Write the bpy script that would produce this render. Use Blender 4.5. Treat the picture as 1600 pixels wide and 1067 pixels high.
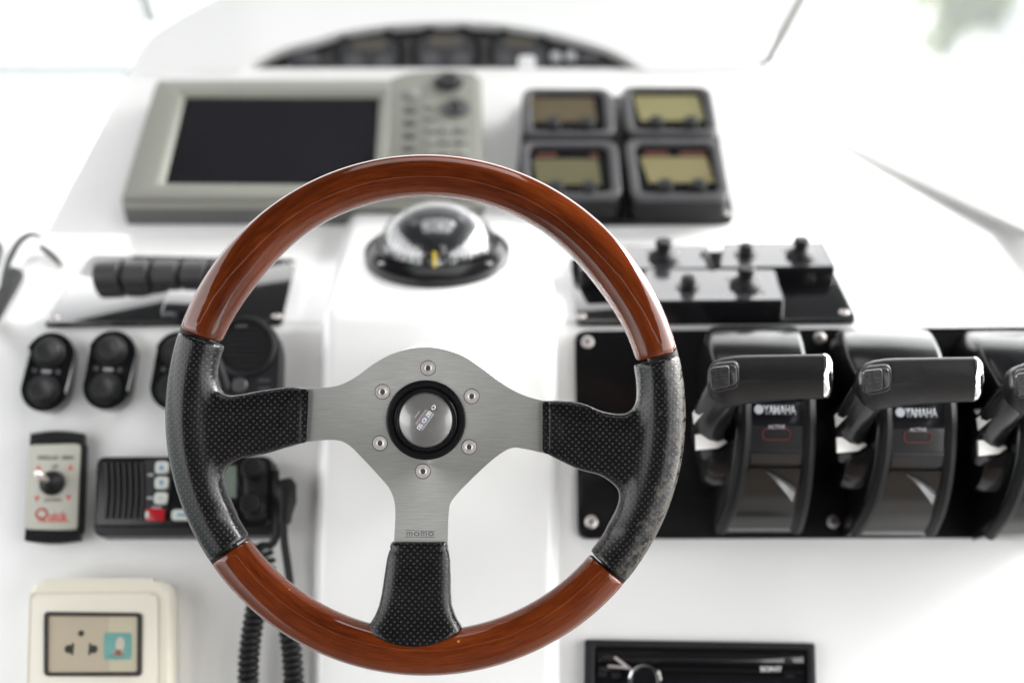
import bpy, bmesh, math, random
import numpy as np
from mathutils import Vector, Matrix
R = math.radians
random.seed(7)
for o in list(bpy.data.objects): bpy.data.objects.remove(o)
scn = bpy.context.scene
COL = scn.collection

# ------------------------------------------------------------------ camera
PITCH, FPX = R(18), 1600 * 50 / 36
CAM = Vector((0, -1.0, 2.6))
cam = bpy.data.cameras.new('camera'); camo = bpy.data.objects.new('camera', cam); COL.objects.link(camo)
camo.location = CAM; camo.rotation_euler = (R(90) - PITCH, 0, 0)
cam.lens = 50; cam.sensor_width = 36; cam.clip_start = .05; cam.clip_end = 3000
cam.dof.use_dof = True; cam.dof.focus_distance = .945; cam.dof.aperture_fstop = 2.8
scn.camera = camo
scn.cycles.max_bounces = 7; scn.cycles.diffuse_bounces = 4; scn.cycles.glossy_bounces = 4
# ------------------------------------------------------------------ sky, sun, exposure
SUN_EL, SUN_AZ = R(34), R(70)            # azimuth from +Y towards +X
w = bpy.data.worlds.new('World'); scn.world = w; w.use_nodes = True
nt = w.node_tree; bg = nt.nodes['Background']
sky = nt.nodes.new('ShaderNodeTexSky'); sky.sky_type = 'NISHITA'; sky.sun_disc = False
sky.sun_elevation = SUN_EL; sky.sun_rotation = SUN_AZ; sky.air_density = 1.0; sky.dust_density = 3.0; sky.ozone_density = 1.0
hs = nt.nodes.new('ShaderNodeHueSaturation'); hs.inputs['Saturation'].default_value = .02
nt.links.new(sky.outputs[0], hs.inputs['Color']); nt.links.new(hs.outputs[0], bg.inputs[0])
bg.inputs[1].default_value = .15
sl = bpy.data.lights.new('sun', 'SUN'); sl.energy = .9; sl.angle = R(35); sl.color = (1, .965, .92)
so = bpy.data.objects.new('sun', sl); COL.objects.link(so)
sd = Vector((math.sin(SUN_AZ) * math.cos(SUN_EL), math.cos(SUN_AZ) * math.cos(SUN_EL), math.sin(SUN_EL)))
so.rotation_euler = sd.to_track_quat('Z', 'Y').to_euler(); so.location = (2, 4, 6)
vs = scn.view_settings; vs.view_transform = 'Standard'; vs.look = 'None'; vs.gamma = 1; vs.use_curve_mapping = False
vs.exposure = 2.55

# ------------------------------------------------------------------ geometry of the view
RT, UP, FW = Vector((1, 0, 0)), Vector((0, math.sin(PITCH), math.cos(PITCH))), Vector((0, math.cos(PITCH), -math.sin(PITCH)))
def ray(px, py): return FW + RT * ((px - 800) / FPX) + UP * ((533.5 - py) / FPX)
def at(px, py, depth): return CAM + ray(px, py) * depth
def axes(e):
    e = R(e); return Vector((1, 0, 0)), Vector((0, math.cos(e), math.sin(e))), Vector((0, -math.sin(e), math.cos(e)))
class Plane:
    def __init__(s, o, e): s.o, (s.U, s.V, s.N) = o, axes(e)
    def hit(s, px, py, n=0):
        d = ray(px, py); t = ((s.o + s.N * n - CAM).dot(s.N)) / d.dot(s.N); return CAM + d * t
    def mtx(s, P):
        m = Matrix.Identity(4)
        for i, a in enumerate((s.U, s.V, s.N)):
            for j in range(3): m[j][i] = a[j]
        m.translation = P; return m
RIDGE = at(800, 508, 1.21)
PL = Plane(RIDGE, 57)                     # lower console face
PS = Plane(RIDGE, 9.4)                    # switch shelf
PC = Plane(RIDGE + PS.N * .018, 9.4)      # raised centre top that carries the compass
CREASE = PS.hit(800, 365)
PU = Plane(CREASE, 27)                    # sloping instrument panel
PG = Plane(PU.hit(800, 113), 52)          # upright gauge arch
PW = Plane(at(665, 650, .96), 72)         # steering wheel

# ------------------------------------------------------------------ materials
MATS = {}
def nodes(name):
    m = bpy.data.materials.new(name); m.use_nodes = True; MATS[name] = m
    t = m.node_tree; return m, t, t.nodes['Principled BSDF'], t.nodes.new, t.links.new
def mat(name, col, rough=.4, metal=0, coat=0, coat_r=.05, bump=0, bscale=900, var=.06, vscale=40, rvar=.06, spec=.5, aniso=0, emit=0):
    m, t, b, N, K = nodes(name)
    tc = N('ShaderNodeTexCoord'); nz = N('ShaderNodeTexNoise'); nz.inputs['Scale'].default_value = vscale; nz.inputs['Detail'].default_value = 5
    K(tc.outputs['Object'], nz.inputs['Vector'])
    mx = N('ShaderNodeMix'); mx.data_type = 'RGBA'
    mx.inputs[6].default_value = (*[c * (1 - var) for c in col], 1); mx.inputs[7].default_value = (*[min(1, c * (1 + var)) for c in col], 1)
    K(nz.outputs['Fac'], mx.inputs[0]); K(mx.outputs[2], b.inputs['Base Color'])
    mr = N('ShaderNodeMapRange'); mr.inputs[3].default_value = max(.01, rough - rvar); mr.inputs[4].default_value = min(1, rough + rvar)
    nz2 = N('ShaderNodeTexNoise'); nz2.inputs['Scale'].default_value = vscale * 2.3; nz2.inputs['Detail'].default_value = 6
    K(tc.outputs['Object'], nz2.inputs['Vector']); K(nz2.outputs['Fac'], mr.inputs[0]); K(mr.outputs[0], b.inputs['Roughness'])
    b.inputs['Metallic'].default_value = metal; b.inputs['Coat Weight'].default_value = coat; b.inputs['Coat Roughness'].default_value = coat_r
    b.inputs['Specular IOR Level'].default_value = spec
    if emit:
        b.inputs['Emission Color'].default_value = (*col, 1); b.inputs['Emission Strength'].default_value = emit
    if bump:
        nb = N('ShaderNodeTexNoise'); nb.inputs['Scale'].default_value = bscale; nb.inputs['Detail'].default_value = 3
        K(tc.outputs['Object'], nb.inputs['Vector'])
        bp = N('ShaderNodeBump'); bp.inputs['Strength'].default_value = bump; bp.inputs['Distance'].default_value = .0006
        K(nb.outputs['Fac'], bp.inputs['Height']); K(bp.outputs[0], b.inputs['Normal'])
    return m
mat('gelcoat', (.85, .848, .842), .22, coat=.5, coat_r=.08, var=.012, vscale=6, rvar=.05)
mat('black_plastic', (.006, .006, .007), .42, spec=.3, bump=.25, bscale=1800, var=.2, vscale=60)
mat('soft_black', (.007, .007, .008), .5, spec=.25, bump=.35, bscale=2600, var=.2, vscale=60)
mat('dark_grey', (.013, .013, .015), .45, spec=.3, bump=.2, bscale=2000, var=.1)
mat('mid_grey', (.065, .062, .067), .4, bump=.1, var=.1)
mat('gloss_black', (.006, .006, .007), .07, coat=1, coat_r=.03, var=.2, rvar=.03)
mat('satin_black', (.006, .006, .007), .2, spec=.4, var=.2, rvar=.05)
mat('rubber', (.006, .006, .0065), .5, spec=.3, var=.2)
mat('chrome', (.85, .85, .86), .06, 1, var=.02, rvar=.03)
mat('steel', (.80, .75, .73), .45, 1, var=.08, rvar=.08, vscale=200)
mat('hub_white', (.78, .78, .78), .2, coat=.4, var=.01)
mat('plotter_grey', (.235, .235, .205), .45, bump=.15, var=.03)
mat('plotter_side', (.085, .088, .085), .5, bump=.15, var=.04)
mat('plotter_key', (.20, .20, .185), .5, var=.05)
mat('screen_black', (.010, .009, .012), .12, var=.3, vscale=12, rvar=.06, coat=.2)
mat('lcd_brown', (.095, .075, .045), .25, var=.08)  # display tint and its reflections are both put into these four colours
mat('lcd_bright', (.22, .20, .10), .25, var=.06)
mat('lcd_dim', (.11, .102, .056), .25, var=.06)
mat('lcd_tan', (.19, .165, .085), .25, var=.06)
mat('lcd_green', (.17, .21, .18), .2, var=.06)
mat('orange_print', (.09, .022, .012), .5)
mat('red_print', (.60, .06, .035), .5)
mat('red_plastic', (.40, .012, .02), .25, coat=.3)
mat('blue_print', (.06, .22, .42), .5)
mat('white_print', (.75, .75, .76), .5)
mat('grey_print', (.40, .40, .42), .5)
mat('dark_print', (.05, .05, .05), .5)
mat('red_outline', (.16, .022, .02), .5)
mat('yellow_print', (.75, .55, .03), .5)
mat('key_white', (.52, .54, .50), .4, var=.05)
mat('quick_face', (.47, .46, .40), .42, var=.03)
mat('cream', (.74, .70, .59), .35, var=.015)
mat('cream_plate', (.76, .72, .62), .32, var=.015)
mat('socket_beige', (.66, .60, .52), .42, var=.05)
mat('gasket_brown', (.028, .022, .018), .6, bump=.4, bscale=600)
mat('sticker_blue', (.22, .52, .56), .4, var=.25, vscale=120)
mat('sticker_white', (.75, .70, .66), .4)
mat('sticker_brown', (.30, .12, .10), .5)
mat('card_black', (.010, .012, .016), .35)
mat('gauge_amber', (.055, .046, .032), .3)
mat('gauge_ring', (.05, .047, .055), .3)
mat('alu_frame', (.10, .105, .105), .4, .3)
mat('button_grey', (.020, .020, .021), .42, spec=.4)
mat('frame_dark', (.012, .014, .013), .5, spec=.2)
mat('switch_grey', (.050, .047, .050), .38, bump=.15)
mat('gasket_grey', (.30, .30, .295), .6)
mat('bark', (.08, .06, .04), .8)
mat('headliner', (.05, .049, .048), .8)  # lining tone of the unseen roof, dark to dim what gloss parts reflect
mat('teak', (.15, .125, .105), .6, var=.2, vscale=4)  # tone of the added floor, kept low to cut reflected haze
mat('blocker_dark', (.05, .046, .044), .6)  # dark tone of the added wall behind the camera
mat('hull_white', (.80, .80, .80), .25)
mat('stripe_grey', (.35, .38, .42), .4)
mat('concrete', (.48, .47, .45), .8, var=.1, vscale=3)
mat('film', (.13, .13, .13), .3)
mat('arrow_white', (.70, .68, .66), .35)
mat('horn_face', (.24, .235, .23), .32, .5, coat=1, coat_r=.02, var=.03)
def leaf_mat():
    m = mat('leaf', (.13, .22, .06), .5, var=.35, vscale=3); return m
leaf_mat()
def water_mat():
    m, t, b, N, K = nodes('water')
    b.inputs['Base Color'].default_value = (.10, .14, .14, 1); b.inputs['Roughness'].default_value = .12
    tc = N('ShaderNodeTexCoord'); nz = N('ShaderNodeTexNoise'); nz.inputs['Scale'].default_value = 2.2; nz.inputs['Detail'].default_value = 4
    K(tc.outputs['Object'], nz.inputs['Vector']); bp = N('ShaderNodeBump'); bp.inputs['Strength'].default_value = .5; bp.inputs['Distance'].default_value = .1
    K(nz.outputs['Fac'], bp.inputs['Height']); K(bp.outputs[0], b.inputs['Normal'])
water_mat()
def clear_mat(name, tint=(1, 1, 1), milk=0, ior=1.45, rough=.02):
    m, t, b, N, K = nodes(name); t.nodes.remove(b); out = t.nodes['Material Output']
    tr = N('ShaderNodeBsdfTransparent'); tr.inputs[0].default_value = (*tint, 1)
    gl = N('ShaderNodeBsdfGlossy'); gl.inputs['Roughness'].default_value = rough
    f0 = ((ior - 1) / (ior + 1)) ** 2; lw = N('ShaderNodeLayerWeight'); lw.inputs[0].default_value = .5; pw = N('ShaderNodeMath'); pw.operation = 'POWER'; pw.inputs[1].default_value = 5
    fr = N('ShaderNodeMapRange'); fr.inputs[3].default_value = f0; K(lw.outputs['Facing'], pw.inputs[0]); K(pw.outputs[0], fr.inputs[0]); mx = N('ShaderNodeMixShader')
    K(fr.outputs[0], mx.inputs[0]); K(gl.outputs[0], mx.inputs[2])
    if milk:
        df = N('ShaderNodeBsdfTranslucent'); df.inputs[0].default_value = (.95, .95, .95, 1); m2 = N('ShaderNodeMixShader'); m2.inputs[0].default_value = milk
        K(tr.outputs[0], m2.inputs[1]); K(df.outputs[0], m2.inputs[2]); K(m2.outputs[0], mx.inputs[1])
    else: K(tr.outputs[0], mx.inputs[1])
    K(mx.outputs[0], out.inputs[0])
clear_mat('dome_glass', ior=2.5, rough=.01)
clear_mat('clear_cover', tint=(.96, .95, .92), ior=1.45, rough=.05)
clear_mat('window_glass', tint=(.95, .96, .955), milk=.03, ior=1.12)
def brushed():
    m, t, b, N, K = nodes('brushed_aluminium')
    tc = N('ShaderNodeTexCoord'); mp = N('ShaderNodeMapping'); mp.inputs['Rotation'].default_value = (0, 0, R(2.5)); mp.inputs['Scale'].default_value = (60, 2600, 60)
    nz = N('ShaderNodeTexNoise'); nz.inputs['Scale'].default_value = 1; nz.inputs['Detail'].default_value = 4
    K(tc.outputs['Object'], mp.inputs[0]); K(mp.outputs[0], nz.inputs['Vector'])
    n2 = N('ShaderNodeTexNoise'); n2.inputs['Scale'].default_value = 22; K(tc.outputs['Object'], n2.inputs['Vector'])
    cr = N('ShaderNodeValToRGB'); cr.color_ramp.elements[0].position = .3; cr.color_ramp.elements[0].color = (.44, .44, .422, 1)
    cr.color_ramp.elements[1].position = .7; cr.color_ramp.elements[1].color = (.59, .59, .567, 1)
    K(nz.outputs['Fac'], cr.inputs[0]); K(cr.outputs[0], b.inputs['Base Color'])
    b.inputs['Metallic'].default_value = 1; b.inputs['Anisotropic'].default_value = .3
    mr = N('ShaderNodeMapRange'); mr.inputs[3].default_value = .42; mr.inputs[4].default_value = .54; K(n2.outputs['Fac'], mr.inputs[0]); K(mr.outputs[0], b.inputs['Roughness'])
    bp = N('ShaderNodeBump'); bp.inputs['Strength'].default_value = .12; bp.inputs['Distance'].default_value = .0003
    K(nz.outputs['Fac'], bp.inputs['Height']); K(bp.outputs[0], b.inputs['Normal'])
brushed()
def wood():
    m, t, b, N, K = nodes('lacquered_wood')
    uv = N('ShaderNodeUVMap'); uv.uv_map = 'grain'
    mp = N('ShaderNodeMapping'); mp.inputs['Scale'].default_value = (7, 42, 1); K(uv.outputs[0], mp.inputs[0])
    n1 = N('ShaderNodeTexNoise'); n1.inputs['Scale'].default_value = 1; n1.inputs['Detail'].default_value = 7; n1.inputs['Roughness'].default_value = .65; n1.inputs['Distortion'].default_value = .6
    K(mp.outputs[0], n1.inputs['Vector'])
    m2 = N('ShaderNodeMapping'); m2.inputs['Scale'].default_value = (60, 900, 1); K(uv.outputs[0], m2.inputs[0])
    n2 = N('ShaderNodeTexNoise'); n2.inputs['Scale'].default_value = 1; n2.inputs['Detail'].default_value = 4; K(m2.outputs[0], n2.inputs['Vector'])
    cr = N('ShaderNodeValToRGB'); e = cr.color_ramp.elements
    e[0].position = .3; e[0].color = (.046, .0064, .0010, 1); e[1].position = .80; e[1].color = (.225, .047, .0078, 1)
    x = e.new(.5); x.color = (.135, .0238, .0037, 1)
    K(n1.outputs['Fac'], cr.inputs[0])
    mx = N('ShaderNodeMix'); mx.data_type = 'RGBA'; mx.blend_type = 'MULTIPLY'
    c2 = N('ShaderNodeValToRGB'); c2.color_ramp.elements[0].position = .35; c2.color_ramp.elements[0].color = (.62, .56, .5, 1); c2.color_ramp.elements[1].position = .6
    K(n2.outputs['Fac'], c2.inputs[0]); mx.inputs[0].default_value = .75; K(cr.outputs[0], mx.inputs[6]); K(c2.outputs[0], mx.inputs[7])
    # sparse pale chips in the lacquer
    vo = N('ShaderNodeTexVoronoi'); vo.inputs['Scale'].default_value = 130; tc = N('ShaderNodeTexCoord'); K(tc.outputs['Object'], vo.inputs['Vector'])
    nn = N('ShaderNodeTexNoise'); nn.inputs['Scale'].default_value = 26; K(tc.outputs['Object'], nn.inputs['Vector'])
    lt = N('ShaderNodeMath'); lt.operation = 'LESS_THAN'; lt.inputs[1].default_value = .12; K(vo.outputs['Distance'], lt.inputs[0])
    gt = N('ShaderNodeMath'); gt.operation = 'GREATER_THAN'; gt.inputs[1].default_value = .66; K(nn.outputs['Fac'], gt.inputs[0])
    ml = N('ShaderNodeMath'); ml.operation = 'MULTIPLY'; K(lt.outputs[0], ml.inputs[0]); K(gt.outputs[0], ml.inputs[1])
    m3 = N('ShaderNodeMix'); m3.data_type = 'RGBA'; m3.inputs[7].default_value = (.42, .20, .07, 1); K(ml.outputs[0], m3.inputs[0]); K(mx.outputs[2], m3.inputs[6])
    K(m3.outputs[2], b.inputs['Base Color'])
    b.inputs['Roughness'].default_value = .4; b.inputs['Specular IOR Level'].default_value = 0; b.inputs['Coat Weight'].default_value = 1; b.inputs['Coat Roughness'].default_value = .03; b.inputs['Coat IOR'].default_value = 1.6
    nb = N('ShaderNodeTexNoise'); nb.inputs['Scale'].default_value = 45; K(tc.outputs['Object'], nb.inputs['Vector'])
    bp = N('ShaderNodeBump'); bp.inputs['Strength'].default_value = .10; bp.inputs['Distance'].default_value = .002; K(nb.outputs['Fac'], bp.inputs['Height']); K(bp.outputs[0], b.inputs['Coat Normal'])
wood()
def leather(name, wear):
    m, t, b, N, K = nodes(name)
    tc = N('ShaderNodeTexCoord'); mp = N('ShaderNodeMapping'); mp.inputs['Rotation'].default_value = (0, 0, R(47)); s = 1 / .00318
    mp.inputs['Scale'].default_value = (s, s, 0); K(tc.outputs['Object'], mp.inputs[0])
    vo = N('ShaderNodeTexVoronoi'); vo.voronoi_dimensions = '2D'; vo.inputs['Scale'].default_value = 1; vo.inputs['Randomness'].default_value = .12
    K(mp.outputs[0], vo.inputs['Vector'])
    dot = N('ShaderNodeMapRange'); dot.inputs[1].default_value = .17; dot.inputs[2].default_value = .27; dot.inputs[3].default_value = 1; dot.inputs[4].default_value = 0
    K(vo.outputs['Distance'], dot.inputs[0])
    gn = N('ShaderNodeTexVoronoi'); gn.inputs['Scale'].default_value = 1500; K(tc.outputs['Object'], gn.inputs['Vector'])
    nz = N('ShaderNodeTexNoise'); nz.inputs['Scale'].default_value = 70; nz.inputs['Detail'].default_value = 6; K(tc.outputs['Object'], nz.inputs['Vector'])
    base = N('ShaderNodeMix'); base.data_type = 'RGBA'; base.inputs[6].default_value = (.0035, .0035, .004, 1); base.inputs[7].default_value = (.008, .0078, .0085, 1); K(nz.outputs['Fac'], base.inputs[0])
    md = N('ShaderNodeMix'); md.data_type = 'RGBA'; md.inputs[7].default_value = (.05, .048, .05, 1)
    ms = N('ShaderNodeMath'); ms.operation = 'MULTIPLY'; K(nz.outputs['Fac'], ms.inputs[1]); K(dot.outputs[0], ms.inputs[0]); K(ms.outputs[0], md.inputs[0]); K(base.outputs[2], md.inputs[6])
    last = md.outputs[2]; rbase = .40
    mr = N('ShaderNodeMapRange'); mr.inputs[3].default_value = .15; mr.inputs[4].default_value = .26; K(nz.outputs['Fac'], mr.inputs[0]); rlast = mr.outputs[0]
    if wear:
        sx = N('ShaderNodeSeparateXYZ'); K(tc.outputs['Object'], sx.inputs[0])
        ln = N('ShaderNodeVectorMath'); ln.operation = 'LENGTH'; fl = N('ShaderNodeCombineXYZ'); K(sx.outputs[0], fl.inputs[0]); K(sx.outputs[1], fl.inputs[1]); K(fl.outputs[0], ln.inputs[0])
        rg = N('ShaderNodeMapRange'); rg.inputs[1].default_value = .150; rg.inputs[2].default_value = .174; K(ln.outputs['Value'], rg.inputs[0])
        wn = N('ShaderNodeTexNoise'); wn.inputs['Scale'].default_value = 190; wn.inputs['Detail'].default_value = 8; wn.inputs['Roughness'].default_value = .7; K(tc.outputs['Object'], wn.inputs['Vector'])
        ad = N('ShaderNodeMath'); ad.operation = 'MULTIPLY_ADD'; ad.inputs[1].default_value = .26; K(rg.outputs[0], ad.inputs[0]); K(wn.outputs['Fac'], ad.inputs[2])
        wm = N('ShaderNodeMapRange'); wm.inputs[1].default_value = .66; wm.inputs[2].default_value = .80; wm.inputs[4].default_value = .75; K(ad.outputs[0], wm.inputs[0])
        mw = N('ShaderNodeMix'); mw.data_type = 'RGBA'; mw.inputs[7].default_value = (.080, .070, .056, 1); K(wm.outputs[0], mw.inputs[0]); K(last, mw.inputs[6]); last = mw.outputs[2]
        mw2 = N('ShaderNodeMix'); mw2.inputs[3].default_value = .5; K(wm.outputs[0], mw2.inputs[0]); K(rlast, mw2.inputs[2]); rlast = mw2.outputs[0]
    K(last, b.inputs['Base Color']); K(rlast, b.inputs['Roughness'])
    b.inputs['Coat Weight'].default_value = .0; b.inputs['Specular IOR Level'].default_value = .38
    hh = N('ShaderNodeMath'); hh.operation = 'MULTIPLY_ADD'; hh.inputs[1].default_value = -1.0; K(dot.outputs[0], hh.inputs[0])
    gs = N('ShaderNodeMath'); gs.operation = 'MULTIPLY'; gs.inputs[1].default_value = .22; K(gn.outputs['Distance'], gs.inputs[0]); K(gs.outputs[0], hh.inputs[2])
    bp = N('ShaderNodeBump'); bp.inputs['Strength'].default_value = .3; bp.inputs['Distance'].default_value = .0004; K(hh.outputs[0], bp.inputs['Height']); K(bp.outputs[0], b.inputs['Normal'])
leather('leather', False); leather('leather_worn', True)

# ------------------------------------------------------------------ mesh helpers
def link(name, me, m, parent, smooth=True, ang=35):
    if smooth:
        me.polygons.foreach_set('use_smooth', [True] * len(me.polygons)); me.set_sharp_from_angle(angle=R(ang))
    me.materials.append(MATS[m] if isinstance(m, str) else m)
    o = bpy.data.objects.new(name, me); COL.objects.link(o)
    if parent is not None: o.parent = parent.root if isinstance(parent, Thing) else parent
    return o
def from_bm(name, bm, m, parent, **k):
    bmesh.ops.recalc_face_normals(bm, faces=bm.faces)
    me = bpy.data.meshes.new(name); bm.to_mesh(me); bm.free(); return link(name, me, m, parent, **k)
def from_py(name, vs_, fs, m, parent, **k):
    bm = bmesh.new(); vv = [bm.verts.new(v) for v in vs_]
    for f in fs:
        try: bm.faces.new([vv[i] for i in f])
        except ValueError: pass
    return from_bm(name, bm, m, parent, **k)
class Thing:
    def __init__(s, name, label, cat, M, group=None):
        s.root = bpy.data.objects.new(name, None); COL.objects.link(s.root); s.root.matrix_world = M; s.root.empty_display_size = .02
        s.root['label'] = label; s.root['category'] = cat
        if group: s.root['group'] = group
        s.M = M; s.inv = M.inverted(); s.o = M.translation; s.N = M.col[2].to_3d()
    def p(s, px, py, n=0):
        d = ray(px, py); t = ((s.o + s.N * n - CAM).dot(s.N)) / d.dot(s.N); q = s.inv @ (CAM + d * t); return (q.x, q.y)
    def p3(s, px, py, n=0): x, y = s.p(px, py, n); return Vector((x, y, n))
    def a(s, px, py, depth): return s.inv @ at(px, py, depth)
    def ps(s, pts, n=0): return [s.p(x, y, n) for x, y in pts]
def tag(o, label=None, cat=None, group=None, kind=None):
    if label: o['label'] = label
    if cat: o['category'] = cat
    if group: o['group'] = group
    if kind: o['kind'] = kind
    return o
def round_poly(pts, r, seg=5):
    out = []; n = len(pts)
    for i in range(n):
        a, b, c = Vector(pts[i - 1]), Vector(pts[i]), Vector(pts[(i + 1) % n])
        u, v = (a - b), (c - b); rr = min(r, u.length * .49, v.length * .49); u.normalize(); v.normalize()
        p0, p1 = b + u * rr, b + v * rr
        for k in range(seg + 1):
            t = k / seg; out.append(tuple(p0 * (1 - t) ** 2 + b * 2 * t * (1 - t) + p1 * t * t))
    return out
def rrect(cx, cy, w_, h_, r, seg=5):
    return round_poly([(cx - w_ / 2, cy - h_ / 2), (cx + w_ / 2, cy - h_ / 2), (cx + w_ / 2, cy + h_ / 2), (cx - w_ / 2, cy + h_ / 2)], r, seg)
def circ(cx, cy, r, n=32): return [(cx + r * math.cos(2 * math.pi * i / n), cy + r * math.sin(2 * math.pi * i / n)) for i in range(n)]
def catmull(pts, sub=6, closed=True):
    P = [Vector(p) for p in pts]; n = len(P); out = []
    rng = range(n) if closed else range(n - 1)
    for i in rng:
        g = (lambda k: P[k % n]) if closed else (lambda k: P[max(0, min(n - 1, k))])
        a, b, c, d = g(i - 1), g(i), g(i + 1), g(i + 2)
        for k in range(sub):
            t = k / sub; out.append(tuple(.5 * ((2 * b) + (c - a) * t + (2 * a - 5 * b + 4 * c - d) * t * t + (3 * b - a - 3 * c + d) * t ** 3)))
    if not closed: out.append(tuple(P[-1]))
    return out
def prism(name, pts, z0, z1, m, parent, bev=.001, seg=2, both=False, ang=35):
    bm = bmesh.new(); n = len(pts)
    lo = [bm.verts.new((p[0], p[1], z0)) for p in pts]; hi = [bm.verts.new((p[0], p[1], z1)) for p in pts]
    bm.faces.new(hi); bm.faces.new(lo[::-1])
    for i in range(n): bm.faces.new((lo[i], lo[(i + 1) % n], hi[(i + 1) % n], hi[i]))
    if bev:
        hs_ = set(hi); ls = set(lo)
        ed = [e for e in bm.edges if (e.verts[0] in hs_ and e.verts[1] in hs_) or (both and e.verts[0] in ls and e.verts[1] in ls)]
        bmesh.ops.bevel(bm, geom=ed, offset=bev, segments=seg, profile=.5, affect='EDGES', clamp_overlap=True)
    return from_bm(name, bm, m, parent, ang=ang)
def ring(name, outer, inner, z0, z1, m, parent, bev=.0008, seg=2):
    n = len(outer); bm = bmesh.new()
    A = [[bm.verts.new((p[0], p[1], z)) for p in L] for L in (outer, inner) for z in (z0, z1)]
    oL, oH, iL, iH = A
    for i in range(n):
        j = (i + 1) % n
        bm.faces.new((oL[i], oL[j], oH[j], oH[i])); bm.faces.new((iH[i], iH[j], iL[j], iL[i]))
        bm.faces.new((oH[i], oH[j], iH[j], iH[i])); bm.faces.new((iL[i], iL[j], oL[j], oL[i]))
    if bev:
        so_, si_ = set(oH), set(iH)
        ed = [e for e in bm.edges if (e.verts[0] in so_ and e.verts[1] in so_) or (e.verts[0] in si_ and e.verts[1] in si_)]
        bmesh.ops.bevel(bm, geom=ed, offset=bev, segments=seg, profile=.5, affect='EDGES', clamp_overlap=True)
    return from_bm(name, bm, m, parent)
def lathe(name, prof, m, parent, c=(0, 0, 0), seg=48, mtx=None, ang=35):
    bm = bmesh.new(); rows = []
    for r, z in prof:
        if r < 1e-6: rows.append([bm.verts.new((c[0], c[1], c[2] + z))])
        else: rows.append([bm.verts.new((c[0] + r * math.cos(2 * math.pi * i / seg), c[1] + r * math.sin(2 * math.pi * i / seg), c[2] + z)) for i in range(seg)])
    for a, b in zip(rows, rows[1:]):
        for i in range(seg):
            j = (i + 1) % seg
            if len(a) == 1 and len(b) == 1: continue
            if len(a) == 1: bm.faces.new((a[0], b[i], b[j]))
            elif len(b) == 1: bm.faces.new((a[i], a[j], b[0]))
            else: bm.faces.new((a[i], a[j], b[j], b[i]))
    if mtx is not None: bmesh.ops.transform(bm, matrix=mtx, verts=bm.verts)
    return from_bm(name, bm, m, parent, ang=ang)
def tube(name, path, rad, m, parent, seg=12, uv=False, flat=None, cap=True):
    P = [Vector(p) for p in path]; n = len(P); bm = bmesh.new(); rows = []
    t0 = (P[1] - P[0]).normalized(); up = Vector((0, 0, 1)) if abs(t0.z) < .9 else Vector((0, 1, 0))
    nrm = (up - t0 * up.dot(t0)).normalized()
    for i in range(n):
        t = (P[min(i + 1, n - 1)] - P[max(i - 1, 0)]).normalized(); nrm = (nrm - t * nrm.dot(t)).normalized(); bn = t.cross(nrm)
        r = rad[i] if isinstance(rad, (list, tuple)) else rad; fa, fb = flat or (1, 1)
        rows.append([bm.verts.new(P[i] + (nrm * math.cos(2 * math.pi * k / seg) * fa + bn * math.sin(2 * math.pi * k / seg) * fb) * r) for k in range(seg)])
    for a, b in zip(rows, rows[1:]):
        for k in range(seg): bm.faces.new((a[k], a[(k + 1) % seg], b[(k + 1) % seg], b[k]))
    if cap: bm.faces.new(rows[0][::-1]); bm.faces.new(rows[-1])
    return from_bm(name, bm, m, parent)
def box(name, x0, x1, y0, y1, z0, z1, m, parent, bev=.002, seg=2):
    bm = bmesh.new(); bmesh.ops.create_cube(bm, size=1)
    for v in bm.verts: v.co = Vector(((x0 + x1) / 2 + v.co.x * (x1 - x0), (y0 + y1) / 2 + v.co.y * (y1 - y0), (z0 + z1) / 2 + v.co.z * (z1 - z0)))
    if bev: bmesh.ops.bevel(bm, geom=bm.edges[:], offset=bev, segments=seg, profile=.5, affect='EDGES')
    return from_bm(name, bm, m, parent)
def text(body, m, parent, loc, width, height=None, rot=0, extrude=.00025, name='lettering', shear=0, bold=0):
    cu = bpy.data.curves.new('lettering', 'FONT'); cu.body = body; cu.size = 1; cu.align_x = 'CENTER'; cu.align_y = 'CENTER'; cu.extrude = 0; cu.resolution_u = 3; cu.shear = shear; cu.offset = bold
    to = bpy.data.objects.new('tmp', cu); COL.objects.link(to); dg = bpy.context.evaluated_depsgraph_get()
    me = bpy.data.meshes.new_from_object(to.evaluated_get(dg)); bpy.data.objects.remove(to); bpy.data.curves.remove(cu)
    xs = [v.co.x for v in me.vertices]; ys = [v.co.y for v in me.vertices]
    sx = width / (max(xs) - min(xs)); sy = (height / (max(ys) - min(ys))) if height else sx
    cx, cy = (max(xs) + min(xs)) / 2, (max(ys) + min(ys)) / 2; c, s_ = math.cos(rot), math.sin(rot)
    for v in me.vertices:
        x, y = (v.co.x - cx) * sx, (v.co.y - cy) * sy; v.co = Vector((loc[0] + x * c - y * s_, loc[1] + x * s_ + y * c, loc[2]))
    bm = bmesh.new(); bm.from_mesh(me); bpy.data.meshes.remove(me)
    g = bmesh.ops.extrude_face_region(bm, geom=bm.faces[:]); bmesh.ops.translate(bm, vec=(0, 0, extrude), verts=[v for v in g['geom'] if isinstance(v, bmesh.types.BMVert)])
    return from_bm(name, bm, m, parent, smooth=False)
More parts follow.
